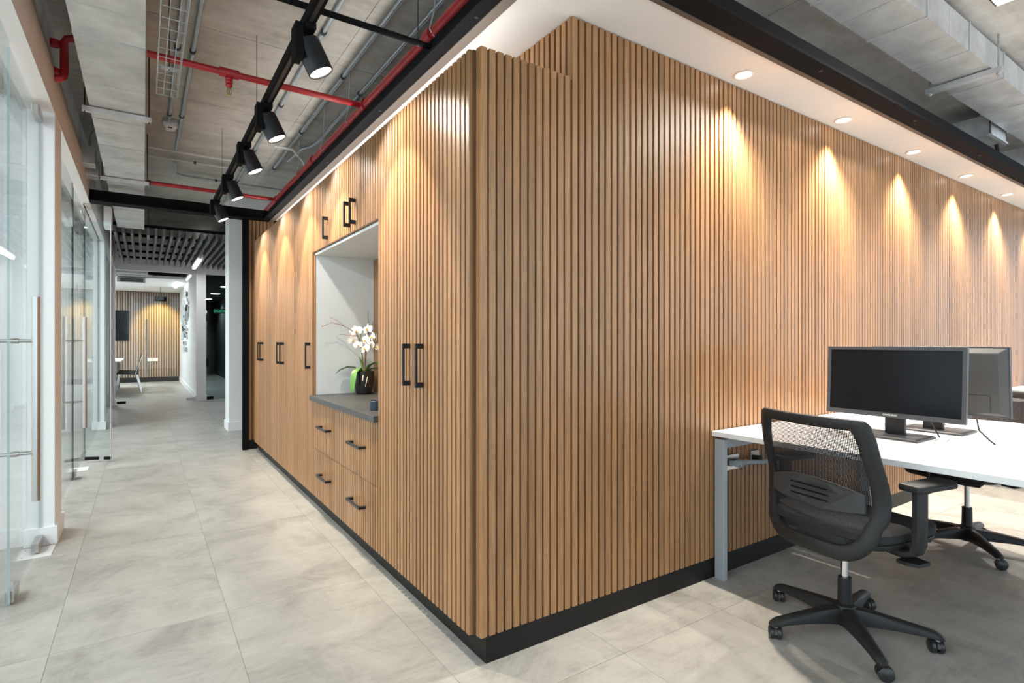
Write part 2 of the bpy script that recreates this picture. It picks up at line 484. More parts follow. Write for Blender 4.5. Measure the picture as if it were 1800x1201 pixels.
# white pillar down the corridor
struct('column_2', B((-0.06,6.36,0),(0.5,6.75,SLAB)), M['white'])
struct('baseboard_pillar', B((-0.075,6.345,0),(0.51,6.76,0.115)), M['white'], bevel=0.002)

# ---- back of the corridor: glass front of the meeting room
YB = 10.8
struct('wall_meeting_front', MB().box((GX-0.2,YB,2.52),(-0.127,YB+0.12,2.62)).box((-0.127,YB-0.02,0),(0.04,YB+0.14,2.62)).box((0.04,YB,2.52),(1.2,YB+0.12,2.62)).box((GX-0.2,YB,2.62),(1.2,YB+0.12,SLAB)).box((0.9,6.75,0),(1.1,10.8,SLAB)), M['white'])
struct('baseboard_meeting', B((-0.142,YB-0.035,0),(0.052,YB+0.15,0.115)), M['white'], bevel=0.002)
struct('wall_meeting_right', MB().box((-0.10,YB+0.14,0),(0.0,17.4,SLAB)), M['white'])
struct('baseboard_meeting_right', B((-0.115,YB+0.15,0),(-0.10,17.37,0.12)), M['white'])
far = struct('wall_far', B((-5,17.4,0),(-0.1,17.5,SLAB)), M['woodback'])
fsl = MB().box((0,-0.02,0.14),(0.034,0,2.6)).mesh('slat'); fsl.materials.append(M['farwood'])
for i in range(66):
    link('slat', fsl, None, far, loc=(-4.2+i*0.062, 17.4, 0))
struct('baseboard_far', B((-4.2,17.37,0),(-0.12,17.4,0.14)), M['kick'])
struct('wall_meeting_left', B((-5.1,YB,0),(-5.0,17.5,SLAB)), M['white'])
struct('ceiling_meeting', B((-5,13.2,2.62),(-0.1,17.4,2.68)), M['white'])
# dark hallway past the meeting room
hw = MB(); hw.box((0.0,YB+0.15,0),(0.02,21,SLAB)); hw.box((1.15,YB,0),(1.25,21,SLAB)); hw.box((0,20.9,0),(1.25,21,SLAB))
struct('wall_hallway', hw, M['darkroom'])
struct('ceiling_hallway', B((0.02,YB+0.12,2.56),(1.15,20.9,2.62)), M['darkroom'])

# ================================================================== CABINETS
def handle(parent, p0, p1, out=0.03, name='handle', off=(0,0,0)):
    """black bow handle between two points on the x = 0 face"""
    p0 = Vector(p0)-Vector(off); p1 = Vector(p1)-Vector(off)
    d = (p1-p0).normalized()
    side = Vector((0,1,0)) if abs(d.z) > 0.5 else Vector((0,0,1))
    w2 = 0.007
    mb = MB()
    mb.obox((p0+p1)/2 + Vector((-out,0,0)), d*((p1-p0).length/2), side*w2, Vector((0.005,0,0)))
    for p, s_ in ((p0,1),(p1,-1)):
        mb.obox(p + d*s_*0.011 + Vector((-out/2,0,0)), d*0.011, side*w2, Vector((out/2,0,0)))
    return mb.build(name, M['satinblack'], parent, bevel=0.0015)

def front(parent, name, y0_, y1_, z0, z1, off):
    g = 0.0015
    d = B((SD-off[0], y0_+g-off[1], z0+g-off[2]), (SD+0.018-off[0], y1_-g-off[1], z1-g-off[2])).build(name, M['woodback'], parent)
    n = max(1, round((y1_-y0_)/PITCH))
    slats(d, 'x', y0_+g, y1_-g, SD, z0+g, z1-g, off, n)
    return d

def tall_cabinet(label, doors, hs, group=None):
    y0_ = doors[0]; y1_ = doors[-1]
    t = empty('tall_cabinet', (SD, y0_, KZ), 0, label, 'cabinet', group)
    off = (SD, y0_, KZ)
    B((0.019, 0.001, 0.0), (0.43, y1_-y0_-0.001, CT-KZ-0.003)).build('carcass', M['woodback'], t)
    for i in range(len(doors)-1):
        d = front(t, 'door', doors[i], doors[i+1], KZ, CT, off)
        hy = hs[i]
        handle(d, (0.0,hy,0.99), (0.0,hy,1.178), 0.032, off=off)
    return t
t = tall_cabinet('tall slatted cabinet at the near corner with two doors and end panel', [0.036,0.515,0.995], [0.447,0.585])
off = (SD, 0.036, KZ)
ep = B((0.024-off[0], SD-off[1], 0), (XW-0.002-off[0], 0.033-off[1], CT-KZ)).build('end_panel', M['wood'], t)
slats(ep, 'y', 0.022, XW-0.002, SD, KZ, CT, off, 12)
B((0.040-off[0], 0.0331-off[1], 0.0), (0.05-off[0], 0.0365-off[1], CT-KZ)).build('shadow_gap', M['woodback'], t)
tall_cabinet('single-door slatted cabinet left of the niche', [2.31,2.826], [2.372])
tall_cabinet('two-door slatted cabinet between the far cabinet and the one beside the niche', [2.826,3.333,3.84], [3.27,3.396])
tall_cabinet('two-door slatted cabinet at the far end of the row', [3.84,4.29,4.768], [4.235,4.35])

# niche: drawer base, worktop, lining, wall cabinet
NY0, NY1 = 0.995, 2.31
t = empty('drawer_cabinet', (SD, NY0, KZ), 0, 'slatted base cabinet with four drawers under the dark worktop', 'cabinet')
off = (SD, NY0, KZ)
B((0.019, 0.001, 0), (0.43, NY1-NY0-0.001, 0.769-KZ-0.003)).build('carcass', M['woodback'], t)
for a, b in ((NY0,1.652),(1.652,NY1)):
    for z0, z1, hz in ((KZ,0.437,0.288),(0.437,0.769,0.612)):
        d = front(t, 'drawer', a, b, z0, z1, off)
        c = (a+b)/2 - 0.03
        handle(d, (0.0,c-0.115,hz), (0.0,c+0.115,hz), 0.034, off=off)
tag(B((-0.022,NY0+0.001,0.770),(0.445,NY1-0.002,0.805)).build('worktop', M['worktop'], None, bevel=0.002), 'charcoal worktop with square edge in the cabinet niche', 'worktop')
t = empty('niche_lining', (SD, NY0, 0.806), 0, 'white lined open niche in the slatted cabinet wall', 'niche')
off = (SD, NY0, 0.806)
def nb(a, b, n, m): return B([a[i]-off[i] for i in range(3)], [b[i]-off[i] for i in range(3)]).build(n, m, t)
nb((0.022,NY1-0.018,0.806),(0.445,NY1-0.001,1.80),'side_panel',M['niche'])
nb((0.0315,NY0+0.001,0.806),(0.445,NY0+0.018,1.80),'side_panel',M['niche'])
nb((0.022,NY0+0.001,1.8005),(0.445,NY1-0.001,1.817),'top_panel',M['niche'])
nb((0.447,NY0+0.001,0.806),(0.456,NY1-0.001,1.817),'back_panel',M['wood'])
nb((0.0135,NY1-0.018,0.806),(0.0215,NY1-0.001,1.80),'edge_band',M['wood'])
t = empty('wall_cabinet', (SD, NY0, 1.818), 0, 'slatted overhead cabinet with three doors above the niche', 'cabinet')
off = (SD, NY0, 1.818)
B((0.019,0.001,0),(0.43,NY1-NY0-0.001,CT-1.818-0.003)).build('carcass', M['woodback'], t)
for a, b, hy in ((NY0,1.403,1.352),(1.403,1.857,1.455),(1.857,NY1,1.912)):
    d = front(t, 'door', a, b, 1.818, CT, off)
    handle(d, (0,hy,1.852), (0,hy,1.998), 0.032, off=off)
# light strip lying on the cabinet tops
t = empty('led_strip', (0.06, 0.06, CT), 0, 'white light strip hidden on top of the cabinets washing the soffit', 'light strip')
B((0,0,0),(0.03,4.6,0.012)).build('channel', M['alu'], t)
B((-0.005,0.15,0),(-0.0005,4.6,0.040)).build('shield', M['black'], t)
B((0.004,0.01,0.0125),(0.026,4.59,0.0145)).build('diffuser', M['ledline'], t)
area(t, (0.015,2.3,0.02), (0.75,0,1), 14, 0.02, 4.5, (1,0.95,0.88))

# ---- orchid in the niche
t = empty('potted_orchid', (0.335,2.195,0.8055), 0, 'white orchid in a black pot with dry twigs standing in the niche', 'plant')
pot = MB().lathe([(0.05,0),(0.056,0.004),(0.066,0.05),(0.073,0.11),(0.075,0.165),(0.070,0.166),(0.066,0.150),(0.0,0.150)]).build('pot', M['pot'], t, smooth=True)
def leaf(path, wid):
    mb = MB(); n = len(path); L = []
    for i, p in enumerate(path):
        p = Vector(p); d = (Vector(path[min(i+1,n-1)])-Vector(path[max(i-1,0)])).normalized()
        s_ = d.cross(Vector((0,0,1)))
        s_ = s_.normalized() if s_.length > 0.05 else Vector((0,1,0))
        up = s_.cross(d).normalized(); u = i/(n-1)
        w_ = wid*math.sin(math.pi*min(1,(0.12+0.88*u)))**0.6*(1 if u < .99 else .15)
        L.append([p+s_*w_+up*0.008*w_/wid, p+up*0.0012, p-s_*w_+up*0.008*w_/wid, p-up*0.0022])
    return mb.ring(L).build('leaf', M['leaf'], t, smooth=True)
leaf([(-0.01,0,0.15),(-0.06,0.02,0.19),(-0.11,0.03,0.195),(-0.16,0.04,0.175),(-0.19,0.045,0.15)], 0.026)
leaf([(-0.01,-0.01,0.15),(-0.05,-0.04,0.185),(-0.085,-0.062,0.16),(-0.10,-0.075,0.10),(-0.108,-0.08,0.045),(-0.106,-0.08,0.012)], 0.024)
leaf([(0.01,-0.02,0.15),(0.03,-0.05,0.205),(0.06,-0.08,0.225),(0.09,-0.10,0.21),(0.105,-0.12,0.18)], 0.028)
leaf([(0.02,0.0,0.15),(0.05,-0.03,0.18),(0.08,-0.05,0.185),(0.10,-0.06,0.17)], 0.024)
leaf([(0,0.02,0.15),(-0.015,0.0,0.22),(-0.04,-0.01,0.27)], 0.014)
MB().tube([(0.0,0,0.14),(-0.012,0.0,0.28),(-0.03,-0.005,0.40),(-0.02,-0.03,0.46)], [0.005,0.0045,0.004,0.003], 6).build('stem', M['stem'], t, smooth=True)
MB().tube([(0.01,0,0.14),(0.012,0.0,0.30),(0.02,-0.01,0.42),(0.04,-0.04,0.47)], [0.005,0.0045,0.004,0.003], 6).build('stem', M['twig'], t, smooth=True)
MB().tube([(-0.02,-0.05,0.15),(-0.03,-0.075,0.13),(-0.035,-0.08,0.10)], [0.004,0.004,0.003], 6).build('root', M['root'], t)
MB().tube([(0.02,-0.05,0.15),(0.0,-0.078,0.12),(-0.015,-0.082,0.06)], [0.003,0.003,0.002], 6).build('root', M['root'], t)
# one blossom, copied
def petal(ang, ln, wd):
    mb = MB(); L = []
    for i in range(6):
        u = i/5; w_ = wd*math.sin(math.pi*(0.10+0.86*u))**0.7; r = 0.004+ln*u; z = 0.006*math.sin(u*3)
        c = Vector((0, math.cos(ang)*r, math.sin(ang)*r)); s_ = Vector((0,-math.sin(ang),math.cos(ang)))
        L.append([c+s_*w_+Vector((z,0,0)), c+Vector((z-0.003,0,0)), c-s_*w_+Vector((z,0,0)), c+Vector((z+0.0012,0,0))])
    return mb.ring(L)
pm = MB()
for a, l, wd in ((90,0.036,0.014),(210,0.034,0.013),(330,0.034,0.013),(8,0.040,0.021),(172,0.040,0.021)):
    q = petal(R(a), l, wd); pm.add(q.v, q.f)
pme = pm.mesh('blossom', True); pme.materials.append(M['petal'])
lme = MB().sph((-0.008,0,-0.004),0.0085,8,6,1.2,0.8,1.1).mesh('lip', True); lme.materials.append(M['lip'])
for (x,y,z,rz,ry,s_) in ((-0.075,-0.03,0.40,20,-5,1.15),(0.02,-0.03,0.415,-10,10,1.1),(-0.01,-0.075,0.335,-20,0,1.1),(-0.10,-0.02,0.335,60,10,0.95),(-0.02,-0.085,0.275,-15,15,1.05),(0.075,-0.06,0.35,-50,0,1.0),(0.085,-0.075,0.285,-30,10,1.05),(-0.07,-0.06,0.30,30,0,0.8),(0.04,-0.08,0.36,-30,-5,0.95),(0.03,-0.08,0.30,-20,5,0.9)):
    o = link('blossom', pme, None, t, loc=(x*0.9,y,z+0.055)); o.rotation_euler = (R(random.uniform(-15,15)), R(ry), R(rz+35)); o.scale = (s_,)*3
    link('lip', lme, None, o)
def twig(path, r, buds=0):
    o = MB().tube(path, [r*(1-0.6*i/(len(path)-1)) for i in range(len(path))], 5).build('twig', M['twig'], t, smooth=True)
    for k in range(buds):
        u = 0.35+0.65*k/max(1,buds-1); i = min(len(path)-2, int(u*(len(path)-1))); f = u*(len(path)-1)-i
        p = Vector(path[i]).lerp(Vector(path[i+1]), f)
        MB().sph(tuple(p+Vector((random.uniform(-.004,.004),0,random.uniform(-.004,.004)))), 0.005, 6, 5).build('bud', M['bud'], o)
twig([(0,0,0.15),(-0.02,-0.01,0.35),(-0.06,-0.02,0.44),(-0.14,0.0,0.49),(-0.22,0.02,0.515),(-0.29,0.03,0.485)], 0.0035, 9)
twig([(-0.14,0.0,0.49),(-0.19,0.01,0.53),(-0.23,0.02,0.55)], 0.002, 4)
twig([(-0.04,-0.02,0.42),(-0.10,-0.03,0.425),(-0.18,-0.02,0.43)], 0.002, 6)
twig([(0.01,0,0.15),(0.02,-0.02,0.40),(0.03,-0.03,0.50),(0.02,-0.03,0.56),(0.025,-0.03,0.60)], 0.003, 0)
twig([(0.025,-0.03,0.46),(0.05,-0.04,0.50),(0.055,-0.04,0.53)], 0.002, 0)
# small navy cup
t = tag(MB().lathe([(0.026,0),(0.03,0.002),(0.031,0.05),(0.029,0.052),(0.026,0.05),(0.026,0.01),(0,0.01)], n=20).build('cup', M['blue'], None, smooth=True, loc=(0.075,1.235,0.8055)), 'small navy cup on the worktop near the niche edge', 'cup')

# ================================================================== GLAZING
XG = -1.497
def pane(parent, y0_, y1_, z0=0.012, z1=2.528, edges=(1,1), off=(0,0,0), name='pane', em='edge'):
    p = B((XG-0.005-off[0],y0_-off[1],z0-off[2]),(XG+0.005-off[0],y1_-off[1],z1-off[2])).build(name, M['glass'], parent)
    for e, y in zip(edges, (y0_, y1_)):
        if e: B((XG-0.0055-off[0],y-0.0008-off[1],z0-off[2]),(XG+0.0055-off[0],y+0.0008-off[1],z1-off[2])).build('glass_edge', M[em], p)
    return p
def bar_handle(parent, y, z0, z1, zs, off, sgn=1):
    h = empty('handle'); h.parent = parent
    for x in (XG+0.075, XG-0.075):
        MB().cyl((x-off[0],y-off[1],z0-off[2]),(x-off[0],y-off[1],z1-off[2]),0.0165,n=16).build('bar', M['steel'], h, smooth=True)
    for z in zs:
        MB().cyl((XG-0.075-off[0],y-off[1],z-off[2]),(XG+0.075-off[0],y-off[1],z-off[2]),0.0085,n=10).cyl((XG-0.014-off[0],y-off[1],z-off[2]),(XG+0.014-off[0],y-off[1],z-off[2]),0.013,n=12).build('standoff', M['steel'], h, smooth=True)
def patch(parent, y, z0, ln, off, n='patch_fitting', m='steel', h=0.055):
    B((XG-0.016-off[0],y-off[1],z0-off[2]),(XG+0.016-off[0],y+ln-off[1],z0+h-off[2])).build(n, M[m], parent, bevel=0.003)
def glass_door(label, y0_, y1_, hy, pivot_hi=True, em='edge'):
    t = empty('glass_door', (XG,y0_,0.012), 0, label, 'glass door')
    off = (XG,y0_,0.012)
    pane(t, y0_, y1_, 0.014, 2.50, (1,1), off, em=em)
    bar_handle(t, hy, 0.43, 1.40, (0.66,1.19), off)
    if pivot_hi: pa = (y1_-0.17, y0_+0.02)
    else: pa = (y0_+0.01, y1_-0.17)
    patch(t, pa[0], 0.0125, 0.16, off); patch(t, pa[0], 2.452, 0.16, off); patch(t, pa[1], 0.0125, 0.13, off, 'lock_fitting')
    return t
t = empty('glass_partition', (XG,-3.6,0.0), 0, 'fixed glass panel left of the nearest glass door', 'glass panel')
pane(t, -3.6, 1.545, edges=(0,0), off=(XG,-3.6,0))
glass_door('nearest glass door with long steel bar handle', 1.552, 2.44, 1.70, em='edgelight')
t = empty('glass_partition', (XG,2.76,0.0), 0, 'fixed glass panel just past the nearest white post', 'glass panel')
pane(t, 2.76, 4.20, off=(XG,2.76,0))
glass_door('glass door with steel bar handle between the two white posts', 4.235, 5.33, 4.33)
t = empty('glass_partition', (XG,5.36,0.0), 0, 'fixed glass panel before the second white post', 'glass panel')
pane(t, 5.36, 7.44, off=(XG,5.36,0))
glass_door('third glass door beyond the second white post', 7.80, 8.75, 7.95, False)
t = empty('glass_partition', (XG,8.77,0.0), 0, 'fixed glass panel before the last white post', 'glass panel')
pane(t, 8.77, 10.58, off=(XG,8.77,0))
# floor spring covers
for y, lab in ((2.22,'steel floor plate under the nearest glass door pivot'),(4.62,'steel floor plate under the second glass door')):
    o = B((-0.075,0,0),(0.075,0.19,0.003)).build('floor_plate', M['socket'], None, loc=(XG,y,0.0005))
    tag(o, lab, 'floor plate')
    for a in (0.03,0.16): MB().cyl((-0.055,a,0.003),(-0.055,a,0.004),0.006,n=10).build('screw', M['clamp'], o)
# small leaf standing open
lv = Vector((-1.263+1.478, 4.96-5.08, 0)); ln = lv.length; ux = lv.normalized(); uy = Vector((-ux.y,ux.x,0))
t = empty('open_glass_leaf', (-1.478,5.08,0.012), 0, 'narrow glass leaf standing open into the corridor with black fittings', 'glass door')
MB().obox(ux*ln/2+Vector((0,0,1.18)), ux*ln/2, uy*0.005, Vector((0,0,1.168))).build('pane', M['glass'], t)
MB().obox(ux*ln+Vector((0,0,1.18)), ux*0.0015, uy*0.0055, Vector((0,0,1.168))).build('glass_edge', M['relief'], t)
MB().obox(ux*(ln-0.03)+Vector((0,0,0.025)), ux*0.03, uy*0.012, Vector((0,0,0.013))).build('patch_fitting', M['black'], t)
MB().obox(ux*0.07+Vector((0,0,0.025)), ux*0.06, uy*0.012, Vector((0,0,0.013))).build('patch_fitting', M['black'], t)
# meeting room glass
t = empty('meeting_room_partition', (GX,YB+0.05,0), 0, 'glass front of the meeting room at the end of the corridor', 'glass panel')
for a, b in ((0.0,0.42),(0.424,1.297)):
    p = B((a,-0.005,0.012),(b,0.005,2.515)).build('pane', M['glass'], t)
B((0.02,-0.012,0.012),(0.16,0.012,0.06)).build('patch_fitting', M['black'], t)
B((1.14,-0.012,0.012),(1.29,0.012,0.075)).build('patch_fitting', M['steel'], t)
for z in (0.45,): MB().cyl((0.48,-0.06,0.5),(0.48,-0.06,1.6),0.016,n=12).build('handle', M['steel'], t, smooth=True)
t = empty('dark_glass_door', (0.04,YB+0.05,0), 0, 'dark glass door into the dim hallway beside the meeting room', 'glass door')
B((0.01,-0.005,0.012),(1.05,0.005,2.515)).build('pane', M['darkglass'], t)
B((0.01,-0.012,0.012),(0.14,0.012,0.07)).build('patch_fitting', M['black'], t)

# ================================================================== CEILING SERVICES
# track with spotlights
TX, TZ = -0.412, 2.535
t = empty('lighting_track', (TX,-0.6,TZ), 0, 'black lighting track running along the corridor ceiling', 'track')
B((-0.021,0,0),(0.021,5.25,0.045)).build('rail', M['black'], t)
B((-0.008,0.001,-0.0005),(0.008,5.249,0.002)).build('slot', M['clamp'], t)
for y in (0.9,2.6,4.4): MB().cyl((0,y,0.045),(0,y,SLAB-TZ-0.005),0.0015,n=6).build('hanger_wire', M['clamp'], t)
spots_y = (0.72,1.66,2.40,3.27,4.22)
def track_spot(y, label):
    t = empty('track_spotlight', (TX, y, TZ-0.002), 0, label, 'spotlight', 'spotlights on the corridor track')
    B((-0.022,-0.06,-0.026),(0.022,0.06,-0.0)).build('adapter', M['black'], t, bevel=0.002)
    B((-0.058,-0.040,-0.145),(-0.024,0.045,-0.0)).build('bracket', M['black'], t, bevel=0.002)
    ax = Vector((math.sin(R(25)), -0.10, -math.cos(R(25)))).normalized()
    c = Vector((0.026,0.0,-0.118))
    q = ax.to_track_quat('Z','Y').to_matrix().to_4x4()
    MB().lathe([(0.030,-0.073),(0.049,-0.073),(0.054,-0.068),(0.054,0.068),(0.051,0.070),(0.048,0.068),(0.048,0.060),(0.0,0.060)], c, 28, q).build('housing', M['satinblack'], t, smooth=True)
    MB().lathe([(0.0475,0.0605),(0.0475,0.0625),(0.0,0.0625)], c, 24, q).build('lens', M['lamp'], t)
    spot(t, c+ax*0.074, ax, TRACK_W, 60, 0.45, radius=0.02)
    spot(t, c+ax*0.074, ax, TRACK_W*0.42, 116, 0.4, SPILL, radius=0.02, name='spill')
for y, lab in zip(spots_y, ('black track spotlight nearest the camera','second black track spotlight from the camera','third black track spotlight from the camera','fourth black track spotlight just before the cross beam','fifth black track spotlight in front of the black cross beam')):
    track_spot(y, lab)
t = empty('support_pipe', (-0.72,0.675,2.60), 0, 'black pipe crossing above the lighting track', 'pipe')
MB().cyl((0,0,0),(0.87,0,0),0.0135).build('tube', M['black'], t, smooth=True)
MB().cyl((0.80,0,0.01),(0.80,0,0.495),0.003,n=6).build('hanger_rod', M['clamp'], t)
MB().cyl((0.80,0,-0.016),(0.80,0,0.02),0.009,n=6).build('nut', M['clamp'], t)

# big sprinkler main above the beam and branches
def pipe(name, label, pts, r, m, cat='pipe', clamps=(), n=12, cr=None, parts=()):
    o0 = Vector(pts[0])
    t = empty(name, tuple(o0), 0, label, cat)
    MB().tube([Vector(p)-o0 for p in pts], r, n).build('tube', M[m], t, smooth=True)
    for c, d in clamps:
        c = Vector(c)-o0; d = Vector(d).normalized()
        MB().cyl(c-d*0.011, c+d*0.011, (cr or r*1.35), n=12).build('clamp', M['clamp'], t, smooth=True)
    return t, o0
t, o0 = pipe('sprinkler_main', 'red sprinkler main running above the long black beam', [(0.206,-0.6,2.725),(0.206,5.6,2.725)], 0.030, 'red')
for y in (0.80,1.79,3.1,4.65):
    MB().cyl((0,y+0.6-0.035,0),(0,y+0.6+0.035,0),0.039,n=14).build('coupling', M['red'], t, smooth=True)
for y in (0.74,2.1,2.75,3.6):
    MB().tube([(0.0,y+0.6,0.37),(-0.01,y+0.6,0.1),(-0.035,y+0.6,0.0),(0,y+0.6,-0.037)],0.004,6).build('hanger', M['conduit'], t)
t, o0 = pipe('sprinkler_branch', 'red sprinkler branch crossing the corridor with a sprinkler head', [(-0.982,1.79,2.725),(0.18,1.79,2.725)], 0.0185, 'red')
MB().cyl((0.342,0,0),(0.442,0,0),0.026).cyl((0.392,0,0.0),(0.392,0,-0.03),0.022).build('tee', M['red'], t, smooth=True)
MB().lathe([(0.017,-0.03),(0.021,-0.035),(0.017,-0.042),(0.021,-0.05),(0.016,-0.06),(0.019,-0.068),(0.012,-0.085)],(0.392,0,0),14).build('nipple', M['red'], t, smooth=True)
sh = MB().cyl((0.392,0,-0.084),(0.392,0,-0.094),0.010)
sh.tube([(0.392+0.011*math.sin(a), 0, -0.107+0.015*math.cos(a)) for a in [2*math.pi*i/14 for i in range(15)]],0.0022,6)
sh.cyl((0.392,0,-0.094),(0.392,0,-0.122),0.003,n=6).cyl((0.392,0,-0.124),(0.392,0,-0.126),0.014,n=14)
sh.build('sprinkler_head', M['brass'], t, smooth=True)
pipe('sprinkler_branch', 'far red sprinkler branch just before the black cross beam', [(-0.982,4.65,2.725),(0.18,4.65,2.725)], 0.0185, 'red', clamps=[((-0.95,4.65,2.725),(1,0,0))])
t, o0 = pipe('drop_pipe', 'red pipe with two elbows entering the left bulkhead', [(-1.295,2.43,2.985),(-1.345,2.43,2.985),(-1.372,2.43,2.975),(-1.385,2.43,2.95),(-1.385,2.43,2.77),(-1.39,2.43,2.745),(-1.41,2.43,2.73),(-1.46,2.43,2.728)], 0.021, 'red')
MB().cyl((-0.135,0,-0.07),(-0.135,0,-0.035),0.026).cyl((-0.135,0,-0.20),(-0.135,0,-0.225),0.026).build('collar', M['red'], t, smooth=True)

# left duct
t = empty('air_duct', (-1.278,-2.0,2.66), 0, 'long galvanised air duct along the left side of the corridor ceiling', 'duct')
L_ = 0.60
dm = B((0,0.004,0),(0.288,L_-0.004,0.22)).mesh('duct_section'); dm.materials.append(M['galv'])
fm = B((-0.004,-0.004,-0.003),(0.292,0.004,0.222)).mesh('seam'); fm.materials.append(M['galv'])
rm = B((-0.001,-0.0015,-0.0015),(0.289,0.0015,0.221)).mesh('stiffener'); rm.materials.append(M['galv'])
for i in range(15):
    s_ = link('duct_section', dm, None, t, loc=(0,i*L_,0))
    link('seam', fm, None, t, loc=(0,i*L_,0))
    link('stiffener', rm, None, s_, loc=(0,L_/2,0))
for y, lab in ((2.60,'nearer galvanised trapeze hanger under the left duct'),(4.36,'farther galvanised trapeze hanger under the left duct')):
    h = empty('duct_hanger', (-1.315,y,2.637), 0, lab, 'duct hanger')
    B((0,-0.018,-0.012),(0.36,0.018,0.018)).build('channel', M['galv'], h)
    for x in (0.012,0.348): MB().cyl((x,0,-0.02),(x,0,SLAB-2.637-0.002),0.0045,n=8).build('rod', M['clamp'], h)

# right duct
t = empty('air_duct', (0.6,-0.545,2.90), 0, 'large galvanised air duct above the desk beside the black beam', 'duct')
dm = B((0.003,0,0),(0.607,0.285,0.165)).mesh('duct_section'); dm.materials.append(M['galv'])
fm = B((-0.006,-0.006,-0.005),(0.006,0.291,0.17)).mesh('seam'); fm.materials.append(M['galv'])
rm = B((-0.0015,-0.001,-0.002),(0.0015,0.286,0.166)).mesh('stiffener'); rm.materials.append(M['galv'])
for i in range(14):
    s_ = link('duct_section', dm, None, t, loc=(i*0.61,0,0))
    link('seam', fm, None, t, loc=(i*0.61,0,0))
    link('stiffener', rm, None, s_, loc=(0.305,0,0))
h = empty('duct_hanger', (3.42,-0.60,2.873), 0, 'galvanised trapeze hanger under the duct above the desk', 'duct hanger')
B((-0.02,0,-0.014),(0.02,0.40,0.02)).build('channel', M['galv'], h)
for y in (0.02,0.38):
    MB().cyl((0,y,-0.03),(0,y,SLAB-2.873-0.001),0.006,n=8).build('rod', M['conduit'], h)
    MB().cyl((0,y,-0.026),(0,y,-0.015),0.012,n=6).build('nut', M['galv'], h)
t = empty('branch_duct', (4.6,-0.23,2.84), 0, 'short galvanised branch duct behind the right beam', 'duct')
B((0,0,0),(0.34,0.40,0.16)).build('duct_section', M['galv'], t)
B((-0.03,-0.01,-0.014),(0.37,0.02,-0.001)).build('hanger_rail', M['galv'], t)
for x in (-0.02,0.36): MB().cyl((x,0.005,-0.013),(x,0.005,SLAB-2.84-0.001),0.004,n=6).build('rod', M['clamp'], t)
tag(MB().tube([(5.05,-0.10,3.08),(5.02,-0.13,2.95),(5.02,-0.16,2.80),(5.02,-0.17,2.62)],0.014,8).build('flexible_conduit', M['rubber'], None, smooth=True), 'black flexible conduit curving down behind the right beam', 'conduit')
struct('wall_bulkhead_right', B((6.2,-0.24,SOF+0.06),(6.35,0.6,SLAB)), M['white'])
struct('wall_above_soffit', B((0.3,0.45,SOF+0.055),(9.2,0.5,SLAB)), M['bulkhead'])
# black luminaire at the upper right
t = empty('pendant_track_light', (2.35,-0.86,2.80), 0, 'black rectangular ceiling luminaire above the desk', 'ceiling light')
B((-0.03,-0.20,0.0),(0.06,0.03,0.10)).build('housing', M['satinblack'], t, bevel=0.002)
B((-0.022,-0.19,-0.004),(0.052,0.02,-0.0005)).build('diffuser', M['ledline'], t)
B((-0.16,-0.06,0.06),(-0.06,0.02,0.10)).build('driver_box', M['satinblack'], t)
area(t, (0.015,-0.085,-0.02), (0,0,-1), 30, 0.07, 0.2, (1,0.95,0.88))
for y in (-0.15,-0.02): MB().cyl((0.015,y,0.1),(0.015,y,SLAB-2.8-0.001),0.0025,n=6).build('hanger', M['clamp'], t)

# conduits on the slab
CZ = SLAB-0.022
def conduit(label, x, y0_, y1_, r=0.0125, step=1.25, ph=0.4):
    cl = []; y = y0_+ph
    while y < y1_: cl.append(((x,y,CZ),(0,1,0))); y += step
    pipe('conduit', label, [(x,y0_,CZ),(x,y1_,CZ)], r, 'conduit', 'conduit', cl, 10, r*1.5)
conduit('grey conduit above the wire tray leading to the smoke detector', -0.816, -0.5, 3.85)
conduit('grey conduit just right of the wire tray', -0.731, -0.5, 4.6, ph=2.9)
conduit('grey conduit left of the lighting track', -0.197, 0.1, 6.6, ph=1.3)
conduit('grey conduit right of the lighting track', -0.083, 0.1, 6.6, ph=1.6)
conduit('grey conduit midway between track and red main', 0.187, 0.3, 4.9, ph=1.9)
conduit('grey conduit beside the red main', 0.375, 0.2, 3.6, ph=2.2)
pipe('conduit', 'nearer pale conduit crossing the ceiling past the smoke detector', [(-1.0,4.61,CZ-0.02),(-0.2,4.61,CZ-0.02)], 0.011, 'wconduit', 'conduit')
pipe('conduit', 'farther pale conduit crossing the ceiling past the smoke detector', [(-1.0,4.90,CZ-0.02),(-0.15,4.90,CZ-0.02)], 0.011, 'wconduit', 'conduit', [((-0.55,4.90,CZ-0.02),(1,0,0))])
pipe('conduit', 'grey conduit bending across the ceiling near the cross beam', [(-0.731,4.95,CZ-0.03),(-0.70,5.4,CZ-0.03),(-0.60,5.46,CZ-0.03),(0.5,5.46,CZ-0.03)], 0.011, 'conduit', 'conduit', [((-0.3,5.46,CZ-0.03),(1,0,0))])
pipe('flexible_hose', 'pale flexible hose drooping over the red main', [(0.06,3.95,3.07),(0.10,3.9,3.06),(0.18,3.75,3.00),(0.235,3.60,2.86),(0.25,3.50,2.74)], 0.011, 'wconduit', 'hose')
pipe('conduit', 'short offset conduit near the far end of the red main', [(0.375,3.6,CZ),(0.35,3.75,CZ-0.01),(0.28,3.85,CZ-0.02),(0.25,4.3,CZ-0.02)], 0.0125, 'conduit', 'conduit')
tag(B((-0.06,-0.06,-0.0),(0.06,0.06,0.045)).build('junction_box', M['galv'], None, bevel=0.003, loc=(0.47,2.55,SLAB-0.046)), 'galvanised junction box on the ceiling beside the red main', 'junction box')

